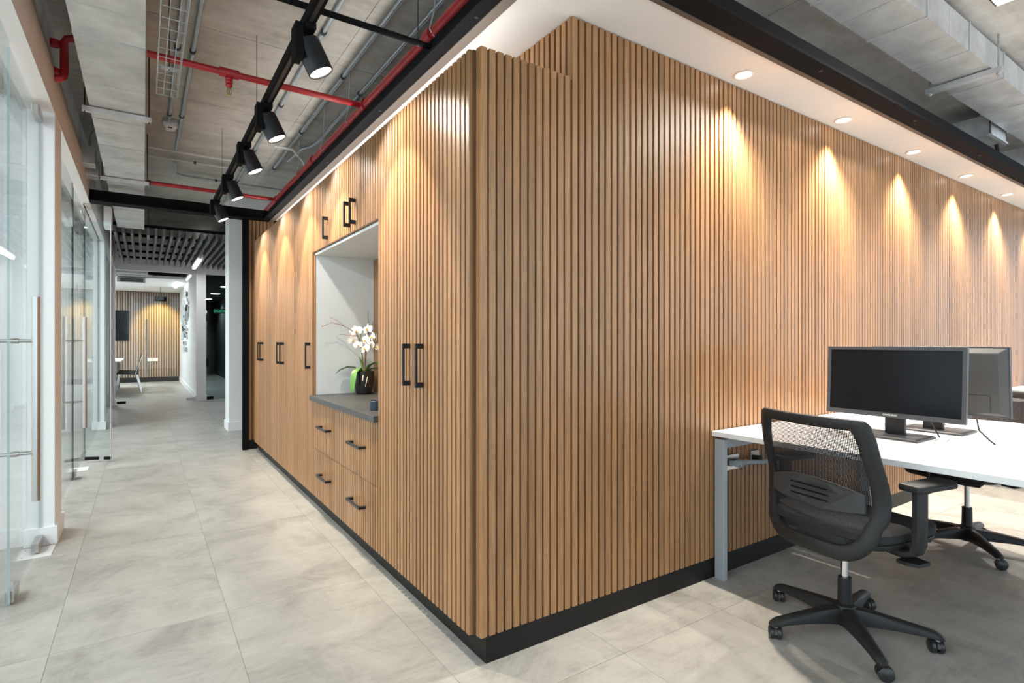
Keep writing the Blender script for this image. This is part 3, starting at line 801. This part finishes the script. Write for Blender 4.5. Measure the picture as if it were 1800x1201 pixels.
# wire tray
t = empty('wire_tray', (-0.936,-0.8,2.60), 0, 'galvanised wire cable tray hanging beside the left duct', 'cable tray')
LT = 2.80; WT = 0.10
for x, z in ((0,0.05),(0,0.0),(WT*0.33,0),(WT*0.7,0),(WT,0.0),(WT,0.05)):
    MB().cyl((x,0,z),(x,LT,z),0.0022,n=6).build('long_wire', M['conduit'], t)
wm = MB().tube([(0,0,0.05),(0,0,0),(WT,0,0),(WT,0,0.05)],0.0022,6).mesh('cross_wire'); wm.materials.append(M['conduit'])
for i in range(29): link('cross_wire', wm, None, t, loc=(0,i*0.1,0))
B((WT*0.15,2.42,0.003),(WT*0.9,2.46,0.008)).build('bracket', M['conduit'], t)
MB().cyl((WT*0.5,2.44,0.0),(WT*0.5,2.44,SLAB-2.6-0.001),0.003,n=6).build('hanger_rod', M['clamp'], t)
# smoke detector
t = empty('smoke_detector', (-0.805,3.93,SLAB-0.001), 0, 'round white smoke detector on the concrete ceiling', 'smoke detector')
B((-0.05,-0.12,-0.035),(0.05,-0.02,-0.001)).build('back_box', M['galv'], t)
MB().lathe([(0.058,-0.001),(0.060,-0.02),(0.055,-0.035),(0.042,-0.048),(0.036,-0.062),(0.0,-0.064)], n=28).build('housing', M['white'], t, smooth=True)
B((-0.016,-0.041,-0.058),(0.016,-0.035,-0.048)).build('vent', M['clamp'], t)
# boxes on the left bulkhead
t = tag(B((-0.05,0,0),(0.06,0.16,0.15)).build('junction_box', M['galv'], None, bevel=0.004, loc=(GX+0.03,4.15,2.70)), 'grey junction box on the left bulkhead nearer the camera', 'junction box')
t = tag(B((-0.05,0,0),(0.065,0.16,0.14)).build('junction_box', M['galv'], None, bevel=0.004, loc=(GX+0.03,4.48,2.68)), 'grey junction box on the left bulkhead nearer the cross beam', 'junction box')
tag(MB().tube([(GX+0.05,4.22,2.85),(GX+0.05,4.24,2.95),(GX+0.07,4.28,3.02),(GX+0.12,4.3,3.04),(GX+0.2,4.3,3.04)],0.011,8).build('conduit', M['conduit'], None, smooth=True), 'bent conduit rising from the left junction box', 'conduit')
tag(B((0,0,0),(0.066,0.3,0.21)).build('speaker_box', M['white'], None, bevel=0.004, loc=(-1.352,5.6,2.43)), 'white box mounted high beyond the cross beam', 'box')

# downlights in the soffit
for i, x in enumerate((1.5,2.51,3.515,4.52,5.53,6.54)):
    t = empty('recessed_downlight', (x,-0.092,SOF), 0, ['recessed downlight nearest the camera in the white soffit','second recessed downlight in the white soffit','third recessed downlight in the white soffit','fourth recessed downlight in the white soffit','fifth recessed downlight in the white soffit','sixth recessed downlight out at the right end of the soffit','seventh recessed downlight out at the right end of the soffit'][i], 'downlight', 'downlights in the white soffit')
    MB().lathe([(0.048,-0.0005),(0.050,-0.004),(0.041,-0.006),(0.036,-0.003),(0.034,-0.0006)], n=28).build('trim_ring', M['soffit'], t, smooth=True)
    MB().lathe([(0.033,-0.0008),(0.033,-0.0022),(0.0,-0.0024)], n=24).build('lens', M['lamp'], t)
    spot(t, (0,0,-0.012), (0.0,0.0,-1), DOWN_W*1.15, 72, 0.8, radius=0.02)
    spot(t, (0,0,-0.012), (0.0,-0.55,-1), DOWN_W*1.25, 122, 0.5, SPILL, radius=0.025, name='spill')

# baffle ceiling beyond the cross beam
t = empty('baffle_ceiling', (-1.34,7.05,2.60), 0, 'suspended dark grey baffle ceiling at the end of the corridor', 'ceiling baffles')
bm_ = B((0,0,0),(0.030,3.45,0.10)).mesh('baffle'); bm_.materials.append(M['baffle'])
for i in range(24): link('baffle', bm_, None, t, loc=(0.02+i*0.090,0,0))
for y in (0.02,0.85,1.7,2.55,3.4): B((-0.02,y-0.015,0.101),(2.25,y+0.015,0.14)).build('carrier', M['black'], t)
for x in (0.4,1.3):
    for y in (0.02,2.0): MB().cyl((x,y,0.14),(x,y,SLAB-2.6-0.001),0.004,n=6).build('hanger_rod', M['clamp'], t)
lin = tag(B((-0.02,0,0),(0.03,1.35,0.03)).build('linear_light', M['ledline'], None, loc=(-0.20,9.05,2.565)), 'short glowing linear light under the dark baffles', 'ceiling light')
area(lin, (0.005,0.7,-0.02), (0,0,-1), 12, 0.05, 1.3)

# ================================================================== DESKS
def bench(label, loc, ln=2.9):
    t = empty('bench_desk', loc, 0, label, 'desk')
    W = 1.61
    # two tops with a cable gap between them
    for a, b in ((0.0,0.80),(0.81,W)):
        B((a,-ln,0.715),(b,0,0.74)).build('desktop', M['desk'], t, bevel=0.0015)
    for y in (-0.0535, -ln+0.15):
        for x in (0.02, W-0.05):
            B((x,y-0.0,0.0),(x+0.03,y+0.052,0.70)).build('leg', M['alu'], t, bevel=0.002)
        B((0.0505,y+0.005,0.655),(W-0.0505,y+0.047,0.70)).build('end_rail', M['alu'], t, bevel=0.002)
    for x in (0.28, 1.29):
        B((x,-ln+0.205,0.688),(x+0.04,-0.056,0.714)).build('long_rail', M['alu'], t)
    B((0.62,-ln+0.3,0.60),(0.99,-0.35,0.66)).build('cable_tray', M['alu'], t)
    for x in (0.1,0.75,0.86,1.5):
        B((x,-0.045,0.7005),(x+0.03,-0.012,0.7145)).build('spacer', M['clamp'], t)
    return t
bench('white bench desk against the slatted wall with two monitors', (1.362,-0.006,0))
bench('far white bench desk at the right edge behind the monitors', (4.70,-0.006,0))

def text_mesh(body, size, depth=0.0008):
    cu = bpy.data.curves.new('txt', 'FONT'); cu.body = body; cu.size = size; cu.extrude = depth; cu.align_x = 'CENTER'; cu.align_y = 'CENTER'
    o = bpy.data.objects.new('txt', cu); COL.objects.link(o)
    dg = bpy.context.evaluated_depsgraph_get(); dg.update()
    me = bpy.data.meshes.new_from_object(o.evaluated_get(dg))
    bpy.data.objects.remove(o)
    return me
def monitor(label, loc, rz, logo=True):
    """screen faces local -x, panel centre above the origin"""
    t = empty('monitor', loc, rz, label, 'monitor')
    W2, Z0, Z1 = 0.286, 0.092, 0.421
    tl = 0.02                                     # lean back
    def P(y, z, x=0): return (x + (z-Z0)/(Z1-Z0)*tl, y, z)
    def slab_(y0, y1, z0, z1, x0, x1):
        return MB().add([P(y0,z0,x0),P(y1,z0,x0),P(y1,z1,x0),P(y0,z1,x0),P(y0,z0,x1),P(y1,z0,x1),P(y1,z1,x1),P(y0,z1,x1)],
                        [(0,1,2,3),(7,6,5,4),(0,4,5,1),(1,5,6,2),(2,6,7,3),(3,7,4,0)])
    cs = slab_(-W2,W2,Z0,Z1,0.006,0.02)
    cs.build('case', M['bezel'], t, bevel=0.002)
    # rear shell, tapering
    mb = MB()
    a = [P(-W2+0.004,Z0+0.004,0.02),P(W2-0.004,Z0+0.004,0.02),P(W2-0.004,Z1-0.004,0.02),P(-W2+0.004,Z1-0.004,0.02)]
    b = [P(-W2+0.035,Z0+0.02,0.042),P(W2-0.035,Z0+0.02,0.042),P(W2-0.035,Z1-0.03,0.042),P(-W2+0.035,Z1-0.03,0.042)]
    mb.ring([a,b]).build('rear_shell', M['monback'], t, bevel=0.004)
    slab_(-0.14,0.14,Z1-0.055,Z1-0.048,0.0425,0.0435).build('vent_slot', M['black'], t)
    slab_(-W2+0.07,W2-0.07,Z0+0.022,Z0+0.10,0.0425,0.0455).build('port_cover', M['monback'], t)
    bz = MB()
    for y0, y1, z0, z1 in ((-W2,W2,Z1-0.014,Z1),(-W2,W2,Z0,Z0+0.022),(-W2,-W2+0.016,Z0+0.022,Z1-0.014),(W2-0.016,W2,Z0+0.022,Z1-0.014)):
        q = slab_(y0,y1,z0,z1,0.0,0.0058); bz.add(q.v, q.f)
    bz.build('bezel', M['bezel'], t)
    slab_(-W2+0.016,W2-0.016,Z0+0.022,Z1-0.014,0.0035,0.0057).build('screen', M['screen'], t)
    if logo:
        me = text_mesh('SAMSUNG', 0.013); me.materials.append(M['logo'])
        o = link('brand_mark', me, None, t, loc=P(0.0,Z0+0.0115,-0.0008))
        o.rotation_euler = Matrix(((0,0,-1),(-1,0,0),(0,1,0))).to_euler()
    # stand: neck and flat base
    MB().prism([(-0.042,0.012),(0.042,0.012),(0.042,0.14),(-0.042,0.14)], (0.05,0,0), (0,1,0), (0,0,1), (0.022,0,0)).build('neck', M['satinblack'], t, bevel=0.003)
    MB().ring([[(-0.075,-0.135,0.0005),(0.135,-0.135,0.0005),(0.135,0.135,0.0005),(-0.075,0.135,0.0005)],[(-0.075,-0.135,0.008),(0.135,-0.135,0.008),(0.135,0.135,0.008),(-0.075,0.135,0.008)],[(-0.065,-0.125,0.013),(0.125,-0.125,0.013),(0.125,0.125,0.013),(-0.065,0.125,0.013)]]).build('foot', M['bezel'], t)
    return t
monitor('black monitor whose dark screen faces the office chair', (1.893,-0.584,0.7402), 0)
monitor('monitor turned away showing its grey back on the white desk', (2.33,-0.628,0.7402), math.pi, False)
for lab, pts in (('black monitor cable hanging onto the desk between the stands',[(1.975,-0.70,0.86),(2.02,-0.71,0.80),(2.04,-0.725,0.755),(2.04,-0.73,0.7455)]),
                 ('black monitor cable on the desk right of the stand',[(2.02,-0.87,0.85),(2.03,-0.875,0.80),(2.035,-0.91,0.76),(2.03,-0.93,0.7455)]),
                 ('thin cable looping between the two monitors',[(1.945,-0.72,0.86),(2.02,-0.74,0.83),(2.10,-0.73,0.80),(2.17,-0.70,0.79)])):
    tag(MB().tube(pts,0.0032,6).build('cable', M['rubber'], None, smooth=True), lab, 'cable')

# sockets and hose under the desk
t = empty('floor_box_outlet', (1.475,0.0,0.525), 0, 'silver wall outlet box with hose fitting under the desk', 'outlet')
B((0,-0.012,0),(0.105,-0.001,0.08)).build('plate', M['steel'], t, bevel=0.002)
MB().cyl((0.03,-0.045,0.04),(0.12,-0.045,0.037),0.017,n=10).cyl((0.05,-0.045,0.039),(0.07,-0.045,0.038),0.021,n=8).build('gland', M['greyhose'], t, smooth=True)
B((0.01,-0.03,0.025),(0.035,-0.0125,0.055)).build('elbow', M['greyhose'], t, bevel=0.004)
t = empty('wall_outlet', (1.69,0.0,0.53), 0, 'small steel wall outlet with black plug under the desk', 'outlet')
B((0,-0.012,0),(0.07,-0.001,0.075)).build('plate', M['steel'], t, bevel=0.002)
B((0.005,-0.05,0.008),(0.045,-0.0125,0.05)).build('plug', M['rubber'], t, bevel=0.006)
tag(MB().tube([(1.60,-0.045,0.562),(1.70,-0.07,0.556),(1.80,-0.08,0.562),(1.92,-0.10,0.585),(2.0,-0.2,0.597)],0.0125,10).build('flexible_hose', M['greyhose'], None, smooth=True), 'grey flexible hose under the desk along the wall', 'hose')
t = tag(MB().tube([(1.72,-0.80,0.66),(1.70,-0.80,0.62),(1.66,-0.79,0.57)],0.004,6).build('power_lead', M['rubber'], None, smooth=True), 'loose black power lead dangling under the desk', 'cable')
MB().obox((1.645,-0.786,0.548),(0.010,0.003,-0.014*-1.0),(0.004,-0.011,0),(0.013,0.003,0.02)).build('plug', M['rubber'], t)

# ================================================================== OFFICE CHAIR
def superloop(wt, wb, z0, z1, rt, rb, n=10):
    """rounded outline in (y,z), counter-clockwise from the top right corner"""
    pts = []
    def hw(z): 
        u = (z-z0)/(z1-z0)
        return wb + (wt-wb)*u + 0.020*math.sin(math.pi*u)
    def arc(cy, cz, r, a0, a1):
        for i in range(n+1):
            a = a0+(a1-a0)*i/n; pts.append((cy+r*math.cos(a), cz+r*math.sin(a)))
    arc(wt-rt, z1-rt, rt, 0, math.pi/2)
    for i in range(1,8): pts.append(((wt-rt)*(1-2*i/8), z1))
    arc(-wt+rt, z1-rt, rt, math.pi/2, math.pi)
    for i in range(1,12):
        z = (z1-rt)+(z0+rb-(z1-rt))*i/12; pts.append((-hw(z), z))
    arc(-wb+rb, z0+rb, rb, math.pi, 1.5*math.pi)
    for i in range(1,8): pts.append((-(wb-rb)*(1-2*i/8), z0))
    arc(wb-rb, z0+rb, rb, 1.5*math.pi, 2*math.pi)
    for i in range(1,12):
        z = (z0+rb)+(z1-rt-z0-rb)*i/12; pts.append((hw(z), z))
    return pts
def backx(y, z):
    u = (z-0.39)/0.53
    base = -0.205 - 0.005*u + 0.035*math.exp(-((z-0.60)/0.12)**2) - 0.085*max(0,u-0.45)**1.5
    return base + 0.85*y*y
def office_chair(label, loc, yaw, spin):
    t = empty('office_chair', loc, yaw, label, 'office chair')
    # star base
    hub = MB().lathe([(0.030,0.045),(0.042,0.05),(0.046,0.10),(0.038,0.125),(0.030,0.13)], n=20).build('hub', M['plastic'], t, smooth=True)
    for k in range(5):
        a = spin - yaw + k*2*math.pi/5
        u = Vector((math.cos(a),math.sin(a),0)); v = Vector((-math.sin(a),math.cos(a),0)); Z = Vector((0,0,1))
        L = []
        for r, w_, zt, zb in ((0.025,0.030,0.122,0.055),(0.09,0.027,0.118,0.062),(0.18,0.0235,0.106,0.066),(0.26,0.021,0.094,0.064),(0.295,0.021,0.088,0.062),(0.315,0.019,0.079,0.060),(0.325,0.012,0.068,0.060)):
            L.append([u*r + v*w_*c + Z*z for c, z in ((-1,zb),(1,zb),(1,zb+(zt-zb)*0.55),(0.72,zt-0.004),(0.3,zt),(-0.3,zt),(-0.72,zt-0.004),(-1,zb+(zt-zb)*0.55))])
        MB().ring(L).build('base_arm', M['plastic'], t, smooth=True)
        p = u*0.302
        cr_ = empty('caster'); cr_.parent = t; cr_.location = p
        b = random.uniform(0,6.28) if k not in (1,2) else -0.9-yaw
        w1 = Vector((math.cos(b),math.sin(b),0)); f1 = Vector((-math.sin(b),math.cos(b),0))
        MB().cyl(Z*0.052, Z*0.064, 0.010, n=10).build('stem', M['steel'], cr_, smooth=True)
        for s_ in (-1,1):
            q = w1.to_track_quat('Z','Y').to_matrix().to_4x4()
            MB().lathe([(0.019,0.006),(0.0255,0.007),(0.027,0.011),(0.026,0.020),(0.019,0.0245),(0,0.026)] if s_ > 0 else [(0.019,-0.006),(0.0255,-0.007),(0.027,-0.011),(0.026,-0.020),(0.019,-0.0245),(0,-0.026)], Z*0.027+f1*0.012, 20, q).build('wheel', M['caster'], cr_, smooth=True)
        hp = []
        for i in range(11):
            th = R(-20+200*i/10); hp.append((math.cos(th)*0.029, math.sin(th)*0.029))
        hp += [(-0.020,0.0),(0.020,-0.004)]
        MB().prism(hp, Z*0.027+f1*0.012-w1*0.0055, f1, Z, w1*0.011).build('hood', M['caster'], cr_, smooth=True)
    MB().cyl((0,0,0.13),(0,0,0.235),0.026,0.024,n=20).build('gas_shroud', M['satinblack'], t, smooth=True)
    MB().cyl((0,0,0.235),(0,0,0.40),0.0135,n=16).build('gas_lift', M['chrome'], t, smooth=True)
    MB().box((-0.15,-0.075,0.385),(0.12,0.075,0.425)).build('mechanism', M['plastic'], t, bevel=0.008)
    # seat pan and cushion
    def seatloop(z, e, fx=0.25, bx=-0.185, wy=0.245):
        pts = []
        for i in range(40):
            a = 2*math.pi*i/40; c = math.copysign(abs(math.cos(a))**0.45, math.cos(a)); s_ = math.copysign(abs(math.sin(a))**0.45, math.sin(a))
            pts.append(((fx+bx)/2 + c*((fx-bx)/2-e), s_*(wy-e), z - (0.02 if c > 0.85 else 0)))
        return pts
    MB().ring([seatloop(0.425,0.05),seatloop(0.43,0.012),seatloop(0.445,0.004),seatloop(0.452,0.004)]).build('seat_pan', M['plastic'], t, smooth=True)
    MB().ring([seatloop(0.4525,0.008),seatloop(0.462,0.0),seatloop(0.487,0.0),seatloop(0.500,0.012),seatloop(0.505,0.04),seatloop(0.502,0.12)]).build('seat', M['seat'], t, smooth=True)
    # back frame: closed ring with rounded section
    out = superloop(0.238,0.240,0.372,0.908,0.035,0.135)
    inn = superloop(0.184,0.188,0.432,0.865,0.020,0.085)
    L = []
    K = 12
    for j in range(K):
        ph = 2*math.pi*j/K; cu = 0.5-0.5*math.cos(ph); dx = 0.017*math.copysign(abs(math.sin(ph))**0.7, math.sin(ph))
        loop = []
        for (oy,oz),(iy,iz) in zip(out, inn):
            y = oy+(iy-oy)*cu; z = oz+(iz-oz)*cu
            loop.append((backx(y,z)-dx, y, z))
        L.append(loop)
    MB().ring(L, closed=True).build('back_frame', M['plastic'], t, smooth=True)
    # woven back
    mb = MB(); cy, cz = 0.0, 0.66; rings = []
    for s_ in (1.04,0.8,0.6,0.4,0.2,0.03):
        rings.append([(backx(cy+(y-cy)*s_, cz+(z-cz)*s_)+0.006, cy+(y-cy)*s_, cz+(z-cz)*s_) for y, z in inn])
    mb.ring(rings, cap0=False).build('mesh_back', M['net'], t, smooth=True)
    # lumbar pad with slots
    mb = MB(); n = 16; L1 = []
    zc = 0.600
    top = []; bot = []
    for i in range(n+1):
        y = 0.198 - 0.396*i/n
        q = 1-(abs(y)/0.198)**2
        top.append((y, zc+0.030+0.034*q)); bot.append((y, zc-0.034-0.018*q))
    def sh(pts, d): return [(backx(y,z)-d, y, z) for y, z in pts]
    ring_ = top + bot[::-1]
    mb.ring([sh(ring_,0.018), sh(ring_,0.027)]).build('lumbar_support', M['lumbar'], t)
    for dz in (-0.018,0.004,0.026):
        MB().prism([(-0.075,-0.002),(0.085,-0.002),(0.085,0.002),(-0.075,0.002)], (backx(0,zc+dz)-0.0290,0,zc+dz), (0,1,0), (0,0,1), (0.004,0,0)).build('slot', M['black'], t)
    # spine joining back and mechanism
    MB().tube([(-0.12,0,0.405),(-0.165,0,0.400),(-0.195,0,0.405)], [0.03,0.026,0.016], 10).build('back_bracket', M['plastic'], t, smooth=True)
    # arm rests
    for s_ in (-1,1):
        y = s_*0.285
        a = empty('armrest'); a.parent = t
        MB().prism([(-0.085,-0.036),(-0.07,-0.042),(0.12,-0.045),(0.145,-0.03),(0.145,0.03),(0.12,0.045),(-0.07,0.042),(-0.085,0.036)], (0.02,y,0.655), (1,0,0), (0,1,0), (0,0,0.026)).build('pad', M['plastic'], a, bevel=0.008)
        P_ = []
        path = [(0.0,s_*0.19,0.418),(0.0,s_*0.245,0.416),(0.0,s_*0.272,0.428),(0.0,s_*0.283,0.455),(0.0,s_*0.285,0.56),(0.0,s_*0.285,0.655)]
        L = []
        for i, p in enumerate(path):
            p = Vector(p); d = (Vector(path[min(i+1,5)])-Vector(path[max(i-1,0)])).normalized(); sd = Vector((1,0,0)); nn = d.cross(sd)
            L.append([p+sd*x*0.030+nn*y_*0.013 for x, y_ in ((-1,-0.6),(-0.8,-1),(0.8,-1),(1,-0.6),(1,0.6),(0.8,1),(-0.8,1),(-1,0.6))])
        MB().ring(L).build('post', M['plastic'], a, smooth=True)
    # lever
    MB().tube([(0.0,-0.07,0.405),(0.02,-0.16,0.392),(0.03,-0.22,0.385)],0.006,8).prism([(-0.02,-0.215),(0.05,-0.215),(0.065,-0.235),(0.06,-0.285),(-0.005,-0.285),(-0.022,-0.25)],(0.0,0,0.376),(1,0,0),(0,1,0),(0,0,0.012)).build('lever', M['satinblack'], t)
    return t
office_chair('black mesh-back office chair seen from behind in front of the desk', (1.362,-0.632,0), R(-11), R(10))
office_chair('black office chair on the far side of the desk behind the monitors', (2.934,-0.566,0), R(163), R(5))

# ================================================================== MEETING ROOM AND HALLWAY
t = empty('wall_screen', (-1.48,17.335,1.63), 0, 'dark flat television on the far slatted wall of the meeting room', 'television')
B((-0.35,0,-0.42),(0.14,0.04,0.42)).build('case', M['black'], t)
B((-0.34,-0.003,-0.41),(0.13,-0.0005,0.41)).build('screen', M['screen'], t)
for i, x in enumerate((-0.93,-0.78)):
    o = B((0,-0.012,0),(0.135,0,0.09)).build('wall_socket', M['socket'], None, bevel=0.003, loc=(x,17.379,0.60))
    tag(o, ['left white wall socket low on the far slatted wall','right white wall socket low on the far slatted wall'][i], 'socket')
t = empty('meeting_table', (-2.3,13.8,0), 0, 'white meeting table seen through the far glass at the left', 'table')
B((-0.9,-1.0,0.72),(0.9,1.6,0.75)).build('tabletop', M['desk'], t, bevel=0.003)
for x in (-0.8,0.76):
    for y in (-0.9,1.5): B((x,y,0),(x+0.05,y+0.05,0.72)).build('leg', M['alu'], t)
B((-0.4,-0.7,0.05),(0.6,1.2,0.70)).build('pedestal', M['darkroom'], t)
def stack_chair(lab, loc):
    t = empty('meeting_chair', loc, R(180), lab, 'chair', 'meeting room chairs')
    MB().prism([(-0.2,0.42),(0.2,0.44),(0.2,0.46),(-0.2,0.44)], (0,-0.21,0), (1,0,0), (0,0,1), (0,0.42,0)).build('seat', M['black'], t)
    MB().prism([(-0.19,0.50),(-0.17,0.50),(-0.25,0.85),(-0.27,0.85)], (0,-0.21,0), (1,0,0), (0,0,1), (0,0.42,0)).build('backrest', M['black'], t)
    for s_ in (-1,1):
        MB().tube([(0.17,s_*0.215,0.44),(0.24,s_*0.225,0.0)],0.011,8).build('leg', M['chrome'], t, smooth=True)
        MB().tube([(-0.27,s_*0.215,0.84),(-0.15,s_*0.215,0.45),(-0.26,s_*0.225,0.0)],0.011,8).build('leg', M['chrome'], t, smooth=True)
for y, lab in ((13.6,'meeting chair with chrome legs nearest the glass front'),(14.3,'middle meeting chair with chrome legs at the white table'),(15.0,'meeting chair with chrome legs farthest from the glass front')):
    stack_chair(lab, (-1.30,y,0))
# relief on the right wall
t = empty('wall_relief', (-0.10,14.6,1.7), 0, 'white relief of many small blocks on the meeting room wall', 'artwork')
random.seed(11)
for i in range(150):
    y = random.gauss(0,0.85); z = random.gauss(0.05,0.42)
    if (y/1.6)**2+(z/0.9)**2 > 1: continue
    dp = random.uniform(0.015,0.07); a = random.uniform(0.05,0.14); b = random.uniform(0.05,0.13)
    B((-dp,y,z),(-0.0005,y+a,z+b)).build('block', M['relief'] if i % 9 else M['darkroom'], t)
# fan coil and pipes above the meeting room
t = empty('fan_coil_unit', (-1.2,12.6,2.62), 0, 'grey fan coil unit under the meeting room ceiling', 'air unit')
B((-0.28,-0.25,0.0),(0.28,0.5,0.3)).build('casing', M['galv'], t)
B((-0.36,-0.27,-0.06),(0.36,-0.22,-0.02)).build('rail', M['white'], t)
B((-0.28,0.5,-0.13),(0.24,1.0,-0.02)).build('outlet_duct', M['white'], t)
B((-0.22,0.49,-0.115),(0.2,0.499,-0.035)).build('grille', M['baffle'], t)
pipe('drain_pipe', 'dark red pipe crossing under the meeting room ceiling', [(-0.95,12.3,2.70),(-0.25,12.3,2.70),(-0.22,12.3,2.72),(-0.22,12.3,2.85)], 0.03, 'trim')
t = empty('projector', (-0.62,15.6,2.25), 0, 'small black projector hanging in the meeting room', 'projector')
B((-0.13,-0.12,0),(0.13,0.12,0.11)).build('body', M['black'], t, bevel=0.01)
MB().cyl((0,0,0.11),(0,0,0.36),0.008,n=8).build('rod', M['clamp'], t)
t = empty('wall_washer', (-0.62,16.35,2.615), 0, 'warm spotlight washing the far slatted wall yellow', 'spotlight')
MB().lathe([(0.05,0),(0.05,-0.03),(0.0,-0.03)], n=20).build('housing', M['white'], t)
spot(t, (0,0,-0.05), (0,0.75,-0.7), 330, 62, 0.6, (1.0,0.68,0.16), 0.06)
t = empty('linear_light', (-0.3,13.9,2.60), 0, 'slanting light line under the meeting room ceiling', 'ceiling light')
B((-0.03,0,-0.02),(0.03,1.3,0.018)).build('diffuser', M['ledline'], t)
t2 = empty('linear_light', (-3.0,14.8,2.60), 0, 'long ceiling light over the meeting table', 'ceiling light')
B((-0.03,-1.5,-0.02),(0.03,1.5,0.018)).build('diffuser', M['ledline'], t2)
area(t2, (0.6,0,-0.06), (0,0,-1), 190, 0.5, 3.0, (0.93,0.97,1.0))
for i, y in enumerate((13.84,16.28,18.6)):
    t = empty('round_downlight', (0.735,y,2.559), 0, ['round hallway downlight nearest the dark glass door','middle round hallway downlight behind the dark glass','farthest round hallway downlight behind the dark glass'][i], 'downlight', 'hallway downlights')
    MB().lathe([(0.12,0),(0.12,-0.012),(0.11,-0.014),(0,-0.014)], n=24).build('diffuser', M['lamp'], t)
    spot(t, (0,0,-0.03), (0,0,-1), 110, 150, 0.5, (0.85,0.95,1.0), 0.1)
t = empty('exit_sign', (0.71,15.0,1.93), 0, 'green lit exit sign hanging in the dark hallway', 'exit sign')
B((-0.13,0,0),(0.13,0.03,0.13)).build('box', M['exitbox'], t)
me = text_mesh('SALIDA', 0.085); me.materials.append(M['green'])
o = link('lettering', me, None, t, loc=(0,-0.002,0.065)); o.rotation_euler = (R(90),0,0)
MB().cyl((0,0.015,0.13),(0,0.015,0.629),0.006,n=8).build('rod', M['clamp'], t)
# glass hallway doors further back
t = empty('hallway_doors', (0.3,19.0,0), 0, 'pale glass double doors at the end of the dark hallway', 'door')
for x in (0.0,0.36):
    B((x-0.25,0,0.02),(x+0.09,0.02,2.2)).build('leaf', M['alu'], t)
    for z in (0.35,1.85): B((x-0.02,-0.02,z),(x+0.14,-0.001,z+0.25)).build('patch_fitting', M['black'], t)
    MB().cyl((x+0.05,-0.03,0.5),(x+0.05,-0.03,1.9),0.015,n=8).build('bar', M['black'], t)
